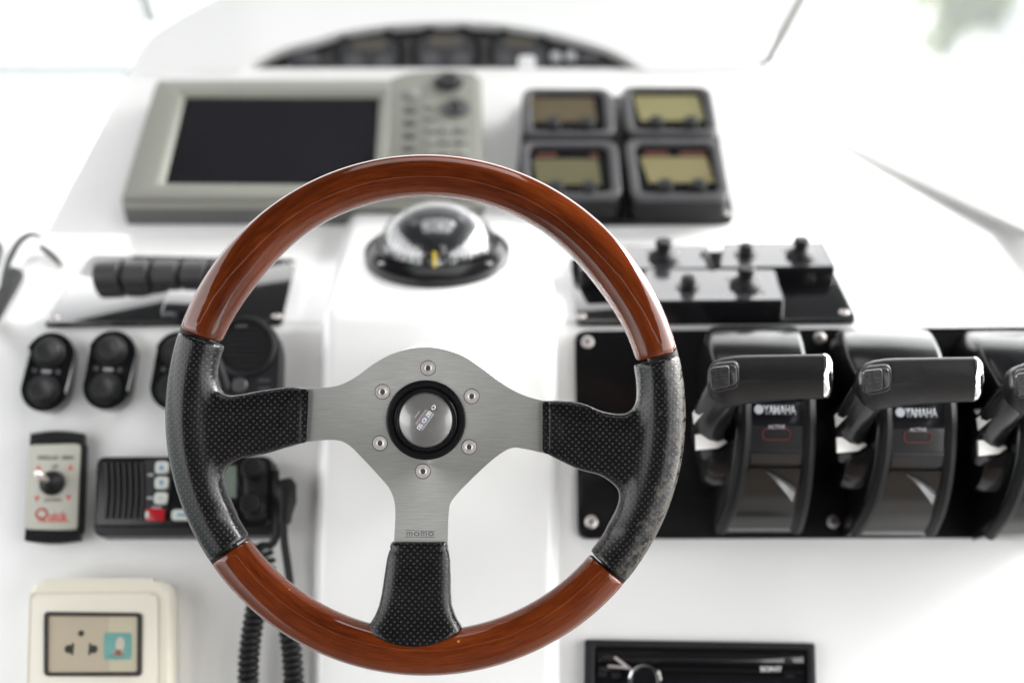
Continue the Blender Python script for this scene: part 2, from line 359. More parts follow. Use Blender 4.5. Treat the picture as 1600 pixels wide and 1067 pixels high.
def cross_screw(t, px, py, n, r=.004, m='steel', depth=None):
    x, y = t.p(px, py, n)
    s = lathe('screw', [(0, .0012), (r * .6, .0011), (r, .0003), (r, -.001)], m, t, (x, y, n), 20)
    for a in (R(20), R(110)):
        c, q = math.cos(a), math.sin(a); h, g = r * .55, r * .12
        prism('slot', [(x + c * i * h - q * j * g, y + q * i * h + c * j * g) for i, j in ((-1, -1), (1, -1), (1, 1), (-1, 1))], n + .0008, n + .00135, 'dark_print', s, bev=0)
    return s
def thing(plane, name, label, cat, px, py, n=0, group=None): return Thing(name, label, cat, plane.mtx(plane.hit(px, py, n)), group)
def loft(name, rows, m, parent, closed=True, cap=True, ang=35):
    bm = bmesh.new(); V = [[bm.verts.new(p) for p in r] for r in rows]; k = len(rows[0])
    for a, b in zip(V, V[1:]):
        for i in range(k if closed else k - 1): bm.faces.new((a[i], a[(i + 1) % k], b[(i + 1) % k], b[i]))
    if cap and closed: bm.faces.new(V[0][::-1]); bm.faces.new(V[-1])
    return from_bm(name, bm, m, parent, ang=ang)

# ================================================================== STRUCTURE
def I4(): return Matrix.Identity(4)
CZ = CAM.z
def extrude_profile(name, prof, x0, x1, m, bev=.01, kind='structure'):
    bm = bmesh.new(); A = [bm.verts.new((x0, y, z)) for y, z in prof]; B = [bm.verts.new((x1, y, z)) for y, z in prof]; n = len(prof)
    bm.faces.new(A); bm.faces.new(B[::-1])
    for i in range(n): bm.faces.new((A[i], B[i], B[(i + 1) % n], A[(i + 1) % n]))
    if bev: bmesh.ops.bevel(bm, geom=bm.edges[:], offset=bev, segments=4, profile=.5, affect='EDGES')
    o = from_bm(name, bm, m, None); o['kind'] = kind; return o
lowp = RIDGE - PL.V * .62
crz = CREASE.z + .004
extrude_profile('helm_console', [(lowp.y, lowp.z), (RIDGE.y, RIDGE.z), (CREASE.y, CREASE.z), (CREASE.y + .4, crz + .004), (2.6, crz + .004), (2.6, lowp.z)], -.62, .56, 'gelcoat', .010)
# raised centre cover behind the wheel
fx0 = PL.hit(495, 650, .018).x; fx1 = PL.hit(872, 650, .018).x
def isect(pa, na, pb, nb):
    A, B = pa.o + pa.N * na, pb.o + pb.N * nb        # lines in the YZ plane
    d1, d2 = pa.V, pb.V; den = d1.y * d2.z - d1.z * d2.y; t = ((B.y - A.y) * d2.z - (B.z - A.z) * d2.y) / den
    return (A.y + d1.y * t, A.z + d1.z * t)
e0 = isect(PL, .018, PS, .018); bk = PS.o + PS.V * .30 + PS.N * .018
lo1 = PL.o - PL.V * .60 + PL.N * .018; lo2 = PL.o - PL.V * .60 - PL.N * .05; bk2 = PS.o + PS.V * .30 - PS.N * .05
cb = extrude_profile('column_cover', [(lo1.y, lo1.z), e0, (bk.y, bk.z), (bk2.y, bk2.z), (lo2.y, lo2.z)], fx0, fx1, 'gelcoat', .014)
# instrument pod
def poly_struct(name, plane, px, n0, n1, m, bev, rnd):
    M = plane.mtx(plane.hit(700, 250 if plane is PU else 113)); inv = M.inverted()
    pts = [(inv @ plane.hit(x, y))[:2] for x, y in px]
    o = prism(name, round_poly(pts, rnd, 6), n0, n1, m, None, bev=bev, seg=5); o.matrix_world = M; o['kind'] = 'structure'; return o
poly_struct('instrument_pod', PU, [(52, 400), (1300, 398), (1199, 107), (204, 107)], -.22, 0, 'gelcoat', .007, .006)
IN = [(374, 117), (404, 96), (444, 78), (490, 66), (540, 52), (610, 42), (700, 38), (780, 41), (860, 54), (922, 70), (968, 87), (1016, 117)]
OUT = [(203, 117), (229, 68), (290, 25), (390, -20), (480, -42), (590, -55), (700, -58), (810, -53), (930, -38), (1050, -2), (1118, 25), (1170, 68), (1199, 117)]
def hood():
    M = PG.mtx(PG.hit(700, 113)); inv = M.inverted(); f = lambda L: [tuple((inv @ PG.hit(x, y))[:2]) for x, y in L]
    a = catmull(f(OUT), 5, False); b = catmull(f(IN), 5, False)
    o = prism('gauge_hood', a + b[::-1], -.30, .004, 'gelcoat', None, bev=.012, seg=5); o.matrix_world = M; o['kind'] = 'structure'
hood()

# ================================================================== STEERING WHEEL
WM = PW.mtx(PW.o); SW = Thing('steering_wheel', 'three-spoke steering wheel with wooden rim, black leather grips and brushed metal centre', 'steering wheel', WM)
k_ = .96 / FPX
def wl(px, py, z=0): return Vector(((px - 665) * k_, (650 - py) * k_, z * k_))
def sup(c, p): return math.copysign(abs(c) ** p, c)
def rim_arc(name, a0, a1, m, hw, hd, parent, n=96, seg=40, taper=True, uv=True):
    rows, uvs = [], []; me_f = []
    cx, cy = 665, 648
    st = [0, .0025, .006] + [.012 + (1 - .024) * i / n for i in range(n + 1)] + [.994, .9975, 1] if taper else [i / n for i in range(n + 1)]
    bm = bmesh.new(); uvl = bm.loops.layers.uv.new('grain'); rowsv = []
    for s in st:
        a = R(a0 + (a1 - a0) * s); e = min(s, 1 - s); f = 1.0
        if taper: f = {0: .88, .0025: .955, .006: .988}.get(round(e, 4), 1.0)
        bul = math.exp(-((abs(math.degrees(a) - 90) - 52) / 16) ** 2) * 3.2 if a0 > 0 or a1 > 100 else 0
        W_, D_ = (hw + bul) * f, (hd + bul * .6) * f; Rm = 406 - (hw + bul)
        row = []
        for k in range(seg):
            t = 2 * math.pi * k / seg; cr = Rm + W_ * sup(math.cos(t), .80); z = D_ * sup(math.sin(t), .86)
            row.append(bm.verts.new(wl(cx + cr * math.cos(a), cy - cr * math.sin(a), z)))
        rowsv.append((row, a))
    for (A, a), (B, b) in zip(rowsv, rowsv[1:]):
        for k in range(seg):
            j = (k + 1) % seg; f = bm.faces.new((A[k], A[j], B[j], B[k]))
            for lp, (aa, kk) in zip(f.loops, ((a, k), (a, k + 1), (b, k + 1), (b, k))): lp[uvl].uv = (aa * .161, kk / seg * .09)
    bm.faces.new(rowsv[0][0][::-1]); bm.faces.new(rowsv[-1][0])
    return from_bm(name, bm, m, parent, ang=50)
rim_arc('wooden_rim', 160.6, 14.2, 'lacquered_wood', 33, 31, SW)['label'] = 'upper wooden arc of the rim'
rim_arc('wooden_rim', 214.8, 319.8, 'lacquered_wood', 34.5, 32, SW)['label'] = 'lower wooden arc of the rim'
core = rim_arc('rim_core', 0, 359.9, 'rubber', 24, 22, SW, n=120, seg=16, taper=False)
PLATE = [(440, 612), (485, 607), (526, 603), (556, 589), (586.5, 567), (621, 550), (668, 542.6), (716, 553), (750, 573.6), (785, 599.5), (815, 616), (847, 625.4), (900, 634),
         (900, 716), (847, 707), (819, 701), (798, 700), (772, 716), (737, 748), (707, 780.6), (701, 802), (699.5, 847), (698, 900), (616, 900), (616, 845), (617.6, 793.5), (610, 765.5), (591, 742), (565, 714), (543.5, 694), (522, 687), (479.7, 690), (440, 694)]
pl = catmull([wl(x, y)[:2] for x, y in PLATE], 6)
prism('spoke_plate', pl, -9 * k_, 2 * k_, 'brushed_aluminium', SW, bev=2.2 * k_, seg=3, both=True)
def surface_nets(F, lo, h):
    """quads of the zero level of a numpy distance grid F"""
    ins = F < 0; nx, ny, nz = F.shape; cs = []
    acc = np.zeros((nx - 1, ny - 1, nz - 1, 3)); cnt = np.zeros((nx - 1, ny - 1, nz - 1))
    sl_ = lambda d: tuple(slice(d[k], F.shape[k] - 1 + d[k]) for k in range(3))
    C8 = [(a, b, c) for a in (0, 1) for b in (0, 1) for c in (0, 1)]
    for a in C8:
        for ax in range(3):
            if a[ax]: continue
            b = list(a); b[ax] = 1; fa, fb = F[sl_(a)], F[sl_(b)]; cr = (fa < 0) != (fb < 0)
            t_ = np.where(cr, fa / np.where(cr, fa - fb, 1), 0)
            for k in range(3): acc[..., k] += np.where(cr, a[k] + (t_ if k == ax else 0), 0)
            cnt += cr
    act = cnt > 0; idx = -np.ones(act.shape, int); idx[act] = np.arange(act.sum())
    g = np.argwhere(act); V = (g + acc[act] / cnt[act][:, None]) * h + np.array(lo); Q = []
    for ax in range(3):
        o = [k for k in range(3) if k != ax]; A = [slice(None)] * 3; B = [slice(None)] * 3; A[ax] = slice(0, -1); B[ax] = slice(1, None)
        for e in np.argwhere(ins[tuple(A)] != ins[tuple(B)]):
            if e[o[0]] < 1 or e[o[1]] < 1 or e[o[0]] >= act.shape[o[0]] or e[o[1]] >= act.shape[o[1]]: continue
            q = []
            for d0, d1 in ((-1, -1), (0, -1), (0, 0), (-1, 0)):
                c = e.copy(); c[o[0]] += d0; c[o[1]] += d1; q.append(idx[tuple(c)])
            fl = ins[tuple(e)] ^ (ax == 1); Q.append(q if fl else q[::-1])
    return V, Q
def grip(name, a0, a1, slab, m, zc):
    lo = np.array([min(p[0] for p in slab) - 75, min(p[1] for p in slab) - 75, -46.0]); hi = np.array([max(p[0] for p in slab) + 75, max(p[1] for p in slab) + 100, 46.0]); h = 2.2
    X, Y, Z = np.meshgrid(*[np.arange(lo[k], hi[k], h) for k in range(3)], indexing='ij')
    dx, dy = X - 665, 648 - Y; r = np.hypot(dx, dy); th = np.degrees(np.arctan2(dy, dx)); th = np.where(th < -90, th + 360, th)
    am, ah = (a0 + a1) / 2, abs(a1 - a0) / 2; ang = (np.abs(th - am) - ah) * math.pi / 180 * 370      # px past the ends
    rad = np.hypot((r - 370) / 36.2, Z / 34.0); dt = (rad - 1) * 34.5
    dt = np.where(ang > -4, np.maximum(dt, ang) + np.clip(np.minimum(dt + 4, ang + 4), 0, None) * .35, dt)
    poly = np.array(catmull(slab, 4)); x2, y2 = X[:, :, 0], Y[:, :, 0]; d2 = np.full(x2.shape, 1e9); inside = np.zeros(x2.shape, bool)
    for i in range(len(poly)):
        p, q = poly[i - 1], poly[i]; e = q - p; wx, wy = x2 - p[0], y2 - p[1]; tt = np.clip((wx * e[0] + wy * e[1]) / max(1e-9, e @ e), 0, 1)
        d2 = np.minimum(d2, np.hypot(wx - e[0] * tt, wy - e[1] * tt))
        if p[1] != q[1]: inside ^= ((p[1] > y2) != (q[1] > y2)) & (x2 < (q[0] - p[0]) * (y2 - p[1]) / (q[1] - p[1]) + p[0])
    d2 = np.where(inside, -d2, d2)[:, :, None]
    f = np.clip((np.abs(X - 665) - 190) / 130, 0, 1); f = f * f * (3 - 2 * f); rr = 8 + 5 * f; zt = 11 + 10 * f + np.clip(-d2, 0, 30) * .12
    qa, qb = d2 + rr, np.abs(Z) - zt + rr; ds = np.hypot(np.maximum(qa, 0), np.maximum(qb, 0)) + np.minimum(np.maximum(qa, qb), 0) - rr
    k = 16.0; hh = np.clip(.5 + .5 * (ds - dt) / k, 0, 1); F = ds * (1 - hh) + dt * hh - k * hh * (1 - hh)
    F = np.maximum(F, ang)
    V, Q = surface_nets(F, lo, h)
    W = [wl(*v) for v in V]; me = bpy.data.meshes.new(name); me.from_pydata(W, [], Q); me.update()
    bm = bmesh.new(); bm.from_mesh(me); bmesh.ops.recalc_face_normals(bm, faces=bm.faces)
    for _ in range(2): bmesh.ops.smooth_vert(bm, verts=bm.verts, factor=.5, use_axis_x=True, use_axis_y=True, use_axis_z=True)
    bm.to_mesh(me); bm.free(); return link(name, me, m, SW, ang=60)
GL = [(308, 545), (340, 540), (333, 562), (334, 588), (347, 612), (367, 617), (408, 610), (450, 604.5), (467, 605.5), (477, 607.5), (479, 614), (477, 650), (475.5, 685), (472, 692), (457, 696), (420, 707.5), (382, 715), (360, 726), (346, 744), (347, 770), (358, 800), (330, 800), (312, 740), (304, 650)]
GR = [(1030, 575), (1003, 566), (1003, 588), (999.5, 621), (989, 638.5), (971, 646), (941, 642), (914, 631), (890, 626.5), (860, 626), (852.5, 628), (851.5, 636), (851.5, 668), (851.5, 698), (854, 708), (880, 722), (907, 734), (937, 742), (960, 758), (971, 777), (969, 800), (958, 826), (990, 830), (1012, 780), (1028, 690)]
grip('leather_grip', 161.2, 214.2, GL, 'leather', 0)['label'] = 'left black perforated leather grip'
grip('leather_grip', 13.4, -39.6, GR, 'leather_worn', 0)['label'] = 'right black leather grip with worn outer edge'
prism('leather_hem', round_poly([wl(*q)[:2] for q in ((470, 606.5), (484, 608.5), (480, 690.5), (466, 692.5))], 4 * k_, 4), -11.5 * k_, 11.5 * k_, 'leather', SW, bev=3.5 * k_, both=True)
prism('leather_hem', round_poly([wl(*q)[:2] for q in ((847.5, 626.5), (860, 627.5), (860, 709), (847.5, 706))], 4 * k_, 4), -11.5 * k_, 11.5 * k_, 'leather_worn', SW, bev=3.5 * k_, both=True)
# lower sleeve
SL = [(846, 614, 696, 10, 0), (848, 611.5, 697.5, 12, 0), (853, 609.5, 699, 13, 0), (857, 610.5, 698.5, 12.5, 0), (861, 608, 700.5, 13.5, 0), (872, 605, 702.5, 14.5, 1), (900, 600.5, 704.5, 15.5, 2), (925, 597, 704.5, 18, 5), (945, 592.5, 706, 22, 10), (960, 586.5, 711, 26, 15), (970, 580.5, 716, 29, 19), (976, 576.5, 720, 31, 21.5), (979, 575, 721.5, 31.5, 22.5), (981, 577, 720, 30, 23)]
rows = []
for y, xl, xr, h, bul in SL:
    row = []; cx, hw = (xl + xr) / 2, (xr - xl) / 2
    for i in range(56):
        t = 2 * math.pi * i / 56; u = sup(math.cos(t), .55); z = h * sup(math.sin(t), .62)
        row.append(wl(cx + hw * u, y + bul * (1 - u * u), z))
    rows.append(row)
loft('leather_sleeve', rows, 'leather', SW, ang=60)
for px, py in ((669, 575), (737, 619), (733, 698), (661, 736), (594, 692), (598, 612)):
    c = wl(px, py, 2); r = 11.3 * k_
    prism('screw_recess', circ(c.x, c.y, r * 1.09, 28), c.z - .0005, c.z + .00012, 'dark_print', SW, bev=0)
    s = lathe('screw', [(r * .36, .0004), (r * .48, .0007), (r * .96, .0005), (r, .0002), (r, -.001)], 'steel', SW, (c.x, c.y, c.z), 32)
    prism('hex_socket', [(c.x + r * .37 * math.cos(q * math.pi / 3 + .2), c.y + r * .37 * math.sin(q * math.pi / 3 + .2)) for q in range(6)], c.z - .0005, c.z + .0003, 'dark_print', s, bev=0)
hc = wl(665.5, 656, 2)
lathe('horn_ring', [(62.3, 0), (62.3, 2.2), (61, 3.6), (58, 4.2), (53, 4.0), (51, 2.0), (50, 1.6), (49, 4.5), (47.5, 6), (45, 6), (43.4, 4), (43.2, 0)], 'satin_black', SW, mtx=Matrix.Translation(hc) @ Matrix.Scale(k_, 4), seg=72, ang=30)
hb = lathe('horn_button', [(0, 10.5), (8, 10.3), (18, 9.5), (28, 7.8), (36, 5.6), (41, 3.6), (43.3, 2.0), (43.3, 0)], 'horn_face', SW, mtx=Matrix.Translation(hc) @ Matrix.Scale(k_, 4), seg=64, ang=60)
def domez(px, py):
    r = math.hypot(px - 665.5, py - 656); return 10.55 * (1 - (r / 46) ** 2) + .15 + 2 + .35
def dline(p, q, wd, m, name='emblem_line'):
    P = Vector(p); Q = Vector(q); d = (Q - P).normalized(); nn = Vector((-d.y, d.x)) * wd / 2; rows = []
    for i in range(7):
        c = P.lerp(Q, i / 6); rows.append([wl(*(c + nn), domez(*(c + nn))), wl(*(c - nn), domez(*(c - nn)))])
    return loft(name, rows, m, hb, closed=False)
mat('emblem_band', (.34, .36, .44), .35, .3); mat('emblem_line', (.62, .58, .57), .4); mat('emblem_red', (.48, .20, .18), .4)
d54 = Vector((27.4, -38.7)).normalized(); n54 = Vector((d54.y, -d54.x))
A0, A1 = Vector((653, 671)), Vector((681.5, 631))
dline(A0, A1, 11, 'emblem_band', 'emblem_band')
for off, m_ in ((6.2, 'emblem_line'), (-6.2, 'emblem_red'), (-7.6, 'emblem_line')): dline(A0 - n54 * off, A1 - n54 * off, .9, m_)
for p, q in (((675.8, 628.5), (650.5, 632.7)), ((686, 635), (691, 663)), ((656.8, 641), (640.6, 663)), ((673, 671), (665, 682.7)), ((656, 641), (643, 642))): dline(p, q, .9, 'emblem_line')
for q in (((690, 680), (697, 672)), ((697, 672), (701, 675)), ((701, 675), (695, 681)), ((695, 681), (690, 680))): dline(*q, .8, 'emblem_red')
mid = (A0 + A1) / 2; L_ = wl(mid.x, mid.y, domez(mid.x, mid.y) + .9)
for i, ch in enumerate('momo'):
    c = A0.lerp(A1, (i + .5) / 4); text(ch, 'white_print' if i != 1 else 'sticker_white', hb, wl(c.x, c.y, domez(c.x, c.y) + 1.3), 8.6 * k_, 6.6 * k_, math.atan2(38.7, 27.4), extrude=.00006, bold=.02)
for i, ch in enumerate('momo'):
    text(ch, 'alu_frame', SW, wl(640 + i * 11.2, 833.6, 2.15), 9 * k_, 6.5 * k_, -R(2), extrude=.00006, name='engraved_lettering')
for a, b in (((633, 828), (680, 830)), ((633, 838.5), (680, 839.5))):
    P, Q = wl(*a), wl(*b); prism('engraved_line', [(P.x, P.y), (Q.x, Q.y), (Q.x, Q.y + .8 * k_), (P.x, P.y + .8 * k_)], 1.9 * k_, 2.2 * k_, 'alu_frame', SW, bev=0)
# hub behind the plate, along the wheel axis to the cover
lathe('hub_boss', [(.040, -.004), (.0445, -.008), (.0475, -.03), (.0515, -.075), (.0525, -.118), (.0525, -.24)], 'hub_white', SW, (hc.x, hc.y, 0), 64)

# ================================================================== CHART PLOTTER
t = thing(PU, 'chart_plotter', 'grey chart plotter with dark screen and keypad, top left of the dash', 'chart plotter', 470, 230)
zf = .033
body = t.ps([(243, 121), (600, 119), (640, 109), (690, 105), (735, 107), (752, 114), (757, 312), (186, 311)], zf)
prism('body', round_poly(body, .006, 4), .001, zf - .0125, 'plotter_side', t, bev=.002)
inn = t.ps([(281, 143), (601, 144), (592, 289), (246, 287)], zf)
bz = round_poly(t.ps([(243, 121), (600, 119), (640, 109), (690, 105), (735, 107), (752, 114), (757, 312), (186, 311)], zf), .006, 4)
prism('bezel', bz, zf - .0125, zf - .006, 'plotter_grey', t, bev=.0015)
def frame4(name, o4, i4, z0, z1, zi, m, parent, bev=.0012):
    bm = bmesh.new(); O0 = [bm.verts.new((*p, z0)) for p in o4]; O1 = [bm.verts.new((*p, z1)) for p in o4]; I1 = [bm.verts.new((*p, z1)) for p in i4]
    cc = Vector((sum(p[0] for p in i4) / 4, sum(p[1] for p in i4) / 4)); I0 = [bm.verts.new((*(Vector(p) + (cc - Vector(p)).normalized() * zi), z0)) for p in i4]
    for i in range(4):
        j = (i + 1) % 4
        bm.faces.new((O0[i], O0[j], O1[j], O1[i])); bm.faces.new((O1[i], O1[j], I1[j], I1[i])); bm.faces.new((I1[i], I1[j], I0[j], I0[i])); bm.faces.new((O0[j], O0[i], I0[i], I0[j]))
    s = set(O1) | set(I1); ed = [e for e in bm.edges if e.verts[0] in s and e.verts[1] in s]
    bmesh.ops.bevel(bm, geom=ed, offset=bev, segments=2, profile=.5, affect='EDGES')
    return from_bm(name, bm, m, parent)
frame4('screen_surround', t.ps([(247, 125), (610, 124), (604, 307), (192, 307)], zf), inn, zf - .0062, zf, .008, 'plotter_grey', t)
prism('keypad_panel', round_poly(t.ps([(612, 122), (640, 113), (690, 109), (733, 111), (748, 117), (752, 307), (606, 307)], zf), .005, 4), zf - .0062, zf - .001, 'plotter_grey', t, bev=.002)
prism('screen', t.ps([(276, 148), (604, 149), (596, 292), (242, 291)], zf - .0055), zf - .0060, zf - .0053, 'screen_black', t, bev=0)
x, y = t.p(701, 131, zf)
kb = lathe('rotary_knob', [(.0155, -.002), (.015, .002), (.0118, .0026), (.0114, .0058), (.0100, .0070), (.006, .0064), (0, .0062)], 'dark_grey', t, (x, y, zf), 32)
lathe('knob_ring', [(.0185, -.002), (.0185, .0015), (.0165, .002), (.0155, .0005)], 'plotter_key', kb, (x, y, zf), 40)
x, y = t.p(713, 170, zf); dp = lathe('cursor_pad', [(.0145, -.002), (.0145, .003), (.011, .0045), (.006, .003), (0, .003)], 'mid_grey', t, (x, y, zf), 32)
lathe('pad_hub', [(.006, 0), (.006, .006), (.004, .008), (0, .0082)], 'dark_grey', dp, (x, y - .003, zf), 20)
for c, cxp in enumerate((672, 697, 722)):
    for r_ in range(7):
        yy = 166 + r_ * 18.5
        if c > 0 and yy < 186: continue
        x, y = t.p(cxp + (yy - 166) * .012, yy, zf); prism('key', rrect(x, y, .0115, .0085, .003, 3), zf - .002, zf + .0022, 'plotter_key' if (c + r_) % 3 else 'plotter_grey', t, bev=.001)
for r_ in range(6):
    x, y = t.p(641 - r_ * .4, 172 + r_ * 20, zf); prism('soft_key', rrect(x, y, .013, .009, .003, 3), zf - .002, zf + .0018, 'plotter_side', t, bev=.001)
x, y = t.p(643, 148, zf); lathe('power_key', [(.010, -.002), (.010, .001), (.008, .0025), (0, .003)], 'plotter_key', t, (x, y, zf), 24)
for px in (645, 722):
    x, y = t.p(px, 326, .014); lathe('vent', [(.003, .001), (0, .001)], 'dark_print', t, seg=10, mtx=Matrix.Translation((x, t.p(470, 311, zf)[1] - .0005, .016)) @ Matrix.Rotation(R(90), 4, 'X'))

# ================================================================== FOUR DIGITAL GAUGES
t = thing(PU, 'gauge_mounting_plate', 'black square plate under the four digital gauges, right of the plotter', 'mounting plate', 970, 250)
prism('plate', round_poly(t.ps([(822, 152), (1112, 148), (1148, 345), (798, 348)], .006), .012, 5), .0005, .006, 'satin_black', t, bev=.0012)
for q in ((1134, 333), (815, 338), (1100, 158), (836, 160)): cross_screw(t, *q, .006, .0042)
GA = [((815, 138), (960, 213), (831, 153, 930, 191), (864, 916), 196, 'lcd_brown', 'digital gauge with reflection-tinted brown display, top left of the four', ((838, 858), (910, 922))),
      ((972, 135), (1119, 211), (995, 150, 1097, 189), (1025, 1079), 194, 'lcd_bright', 'digital gauge with reflection-tinted bright yellow-green display, top right of the four', ((998, 1022), (1072, 1082))),
      ((811, 220), (970, 310), (836, 249, 937, 289), (868, 920), 296, 'lcd_dim', 'digital gauge with dull olive display, bottom left of the four', ((838, 870), (922, 934))),
      ((979, 217), (1134, 312), (1007, 246, 1111, 286), (1039, 1091), 293, 'lcd_tan', 'digital gauge with reflection-tinted tan display, bottom right of the four', ((1008, 1044), (1062, 1104)))]
for (x0, y0), (x1, y1), lcd, bxs, by, lm, lab, om in GA:
    cx, cy = (x0 + x1) / 2, (y0 + y1) / 2; t = thing(PU, 'digital_gauge', lab, 'gauge', cx, cy, .006, 'four digital engine gauges'); zf = .028
    dx = (y1 - y0) / 2 * (cx - 760) / 1900
    q4 = t.ps([(x0 - dx + 2, y0), (x1 - dx - 2, y0), (x1 + dx, y1), (x0 + dx, y1)], zf)
    prism('housing', round_poly(q4, .016, 6), .0002, zf - .004, 'black_plastic', t, bev=.002)
    cc = Vector(t.p(cx, cy, zf)); sc = lambda f: [tuple(cc + (Vector(p) - cc) * f) for p in q4]
    ring('bezel', round_poly(sc(.985), .016, 6), round_poly(sc(.80), .009, 6), zf - .006, zf + .001, 'mid_grey', t, bev=.0015, seg=3)
    prism('face', round_poly(sc(.82), .008, 5), zf - .0062, zf - .0030, 'satin_black', t, bev=0)
    a, b, c, d = lcd; prism('display', t.ps([(a - dx, b), (c - dx, b), (c + dx, d), (a + dx, d)], zf - .0025), zf - .003, zf - .0023, lm, t, bev=0)
    for q in om: prism('orange_mark', t.ps([(q[0], b - 9), (q[1], b - 9), (q[1], b - 3.5), (q[0], b - 3.5)], zf - .0025), zf - .003, zf - .0024, 'orange_print', t, bev=0)
    for bx_ in bxs:
        x, y = t.p(bx_, by, zf); kb = lathe('button', [(.0078, -.004), (.0078, .004), (.0066, .0062), (0, .0068)], 'dark_grey', t, (x, y, zf), 24)

# ================================================================== GAUGE ARCH
t = Thing('arched_gauge_panel', 'black arched panel of round gauges under the white hood at the top', 'gauge panel', PG.mtx(PG.hit(700, 113)))
prism('panel', catmull(t.ps([(x, y - 2 if y < 100 else y) for x, y in IN], -.01), 5, False), -.05, -.012, 'satin_black', t, bev=0)
for px, py, r_ in ((577, 88, .040), (697, 84, .040), (812, 84, .036)):
    x, y = t.p(px, py, -.010); g = lathe('gauge', [(r_, -.002), (r_, .004), (r_ * .9, .006), (r_ * .84, .002)], 'satin_black', t, (x, y, -.011), 40)
    lathe('gauge_face', [(r_ * .86, .001), (0, .001)], 'card_black', g, (x, y, -.011), 32)
    x2, y2 = t.p(px, py - 18, -.010); prism('gauge_scale', rrect(x2, y2, r_ * .95, .017, .007, 4), -.0099, -.0090, 'gauge_amber', g, bev=0)
    for s in (-1, 1): x2, y2 = t.p(px + s * 24, py + 10, -.010); lathe('gauge_dial', [(.010, 0), (.010, .0014), (0, .0018)], 'gauge_ring', g, (x2, y2, -.0099), 20)
for px, py, w_, h_, m_ in ((475, 95, 46, 22, 'gauge_ring'), (783, 96, 16, 26, 'gauge_ring'), (823, 101, 28, 24, 'white_print'), (868, 91, 17, 17, 'grey_print'), (892, 90, 17, 17, 'grey_print'), (922, 93, 34, 18, 'gauge_ring')):
    x, y = t.p(px, py, -.010); prism('switch', rrect(x, y, w_ * .00071, h_ * .00071, .004, 4), -.012, -.005, m_, t, bev=.002)

# ================================================================== COMPASS
t = thing(PC, 'compass', 'black flush compass with clear dome above the wheel hub', 'compass', 683.5, 402)
t.root.scale = (1.05, 1.05, 1.0)
R0 = .0625
lathe('flange', [(R0, 0), (R0 + .0006, .0035), (R0, .0075), (R0 - .002, .0095), (.0555, .0130), (.0525, .0145), (.0505, .0125), (.0490, .006)], 'satin_black', t, seg=72)
dome = lathe('dome', [(.0500 * math.cos(a), .0105 + .0415 * math.sin(a)) for a in [i * math.pi / 2 / 16 for i in range(16)]] + [(0, .0520)], 'dome_glass', t, seg=64, ang=80)
lathe('bowl', [(.0488, .008), (.030, .0065), (0, .006)], 'card_black', t, seg=48)
def cz(r): return .0125 + .0330 * math.sqrt(max(0, 1 - (r / .0440) ** 2))
cd = lathe('compass_card', [(.0440, .010)] + [(.0440 * math.cos(a), .0125 + .0330 * math.sin(a)) for a in [i * math.pi / 2 / 14 for i in range(14)]] + [(0, .0455)], 'card_black', t, seg=64, ang=80)
def on_dome(az, el, dr=.0004):
    return Vector((math.cos(az) * math.cos(el) * (.0440 + dr), math.sin(az) * math.cos(el) * (.0440 + dr), .0125 + math.sin(el) * (.0330 + dr)))
for i in range(36):
    a = R(i * 10 + 4); e0_, e1_ = R(2), R(9 if i % 3 else 15); da = .016
    from_py('tick', [on_dome(a - da, e0_), on_dome(a + da, e0_), on_dome(a + da, e1_), on_dome(a - da, e1_)], [(0, 1, 2, 3)], 'grey_print', cd, smooth=False)
for i, s_ in enumerate(('N', '3', '6', 'E', '12', '15', 'S', '21', '24', 'W', '30', '33')):
    for el, sz in ((24, 1.0), (58, .75)):
        o = text(s_, 'grey_print', cd, (0, 0, 0), (.0085 if len(s_) > 1 else .0055) * sz, .0075 * sz, 0, .0002); a = R(i * 30 + 250)
        for v in o.data.vertices:
            x, y = v.co.x, v.co.y; v.co = on_dome(a + x / (.0440 * math.cos(R(el))), R(el) + y / .038, .0004 + v.co.z)
for a, m_, wd in ((-90, 'yellow_print', .0016), (-128, 'orange_print', .0014), (-52, 'orange_print', .0014), (90, 'orange_print', .0014)):
    c = Vector((math.cos(R(a)), math.sin(R(a)))); tube('lubber_line', [(*(c * .0468), .0125), (*(c * .0462), .020), (*(c * .0448), .026)], wd, m_, t, 8)
for a in (-140, -40, 45, 135):
    lathe('screw', [(0, .0012), (.003, .0009), (.0035, 0)], 'gloss_black', t, ((.0585) * math.cos(R(a)), .0585 * math.sin(R(a)), .0112), 16)

# ================================================================== LEFT SWITCH PANEL
t = thing(PS, 'switch_panel', 'glossy black switch panel with a row of rocker switches, left shelf', 'switch panel', 270, 460)
prism('plate', round_poly(t.ps([(142, 398), (464, 405), (441, 500), (68, 504)], .005), .004, 4), .0004, .005, 'gloss_black', t, bev=.0008)
for i in range(5):
    xa, xb = 144 + i * 45.5, 144 + i * 45.5 + 39
    A, B = t.p(xa, 441, .006), t.p(xb, 441, .006); w_ = B[0] - A[0]; y0 = A[1]; x0 = A[0]
    prof = [(0, .005), (-.0005, .010), (.002, .0155), (.008, .0185), (.020, .0185), (.030, .015), (.036, .010), (.036, .005)]
    rws = [[(x0 + w_ * f, y0 + p[0] + (.001 if f in (0, 1) else 0), p[1] - (.001 if f in (0, 1) else 0)) for p in prof] for f in (0, .04, .96, 1)]
    loft('rocker_switch', rws, 'switch_grey', t, ang=40)
    if i: prism('divider', [(x0 - .0026, y0 + .001), (x0 - .0012, y0 + .001), (x0 - .0012, y0 + .037), (x0 - .0026, y0 + .037)], .005, .012, 'rubber', t, bev=0)
prism('label_plate', round_poly(t.ps([(266, 446), (345, 446), (340, 487), (251, 487)], .010), .003, 3), .0045, .010, 'gloss_black', t, bev=.0008)
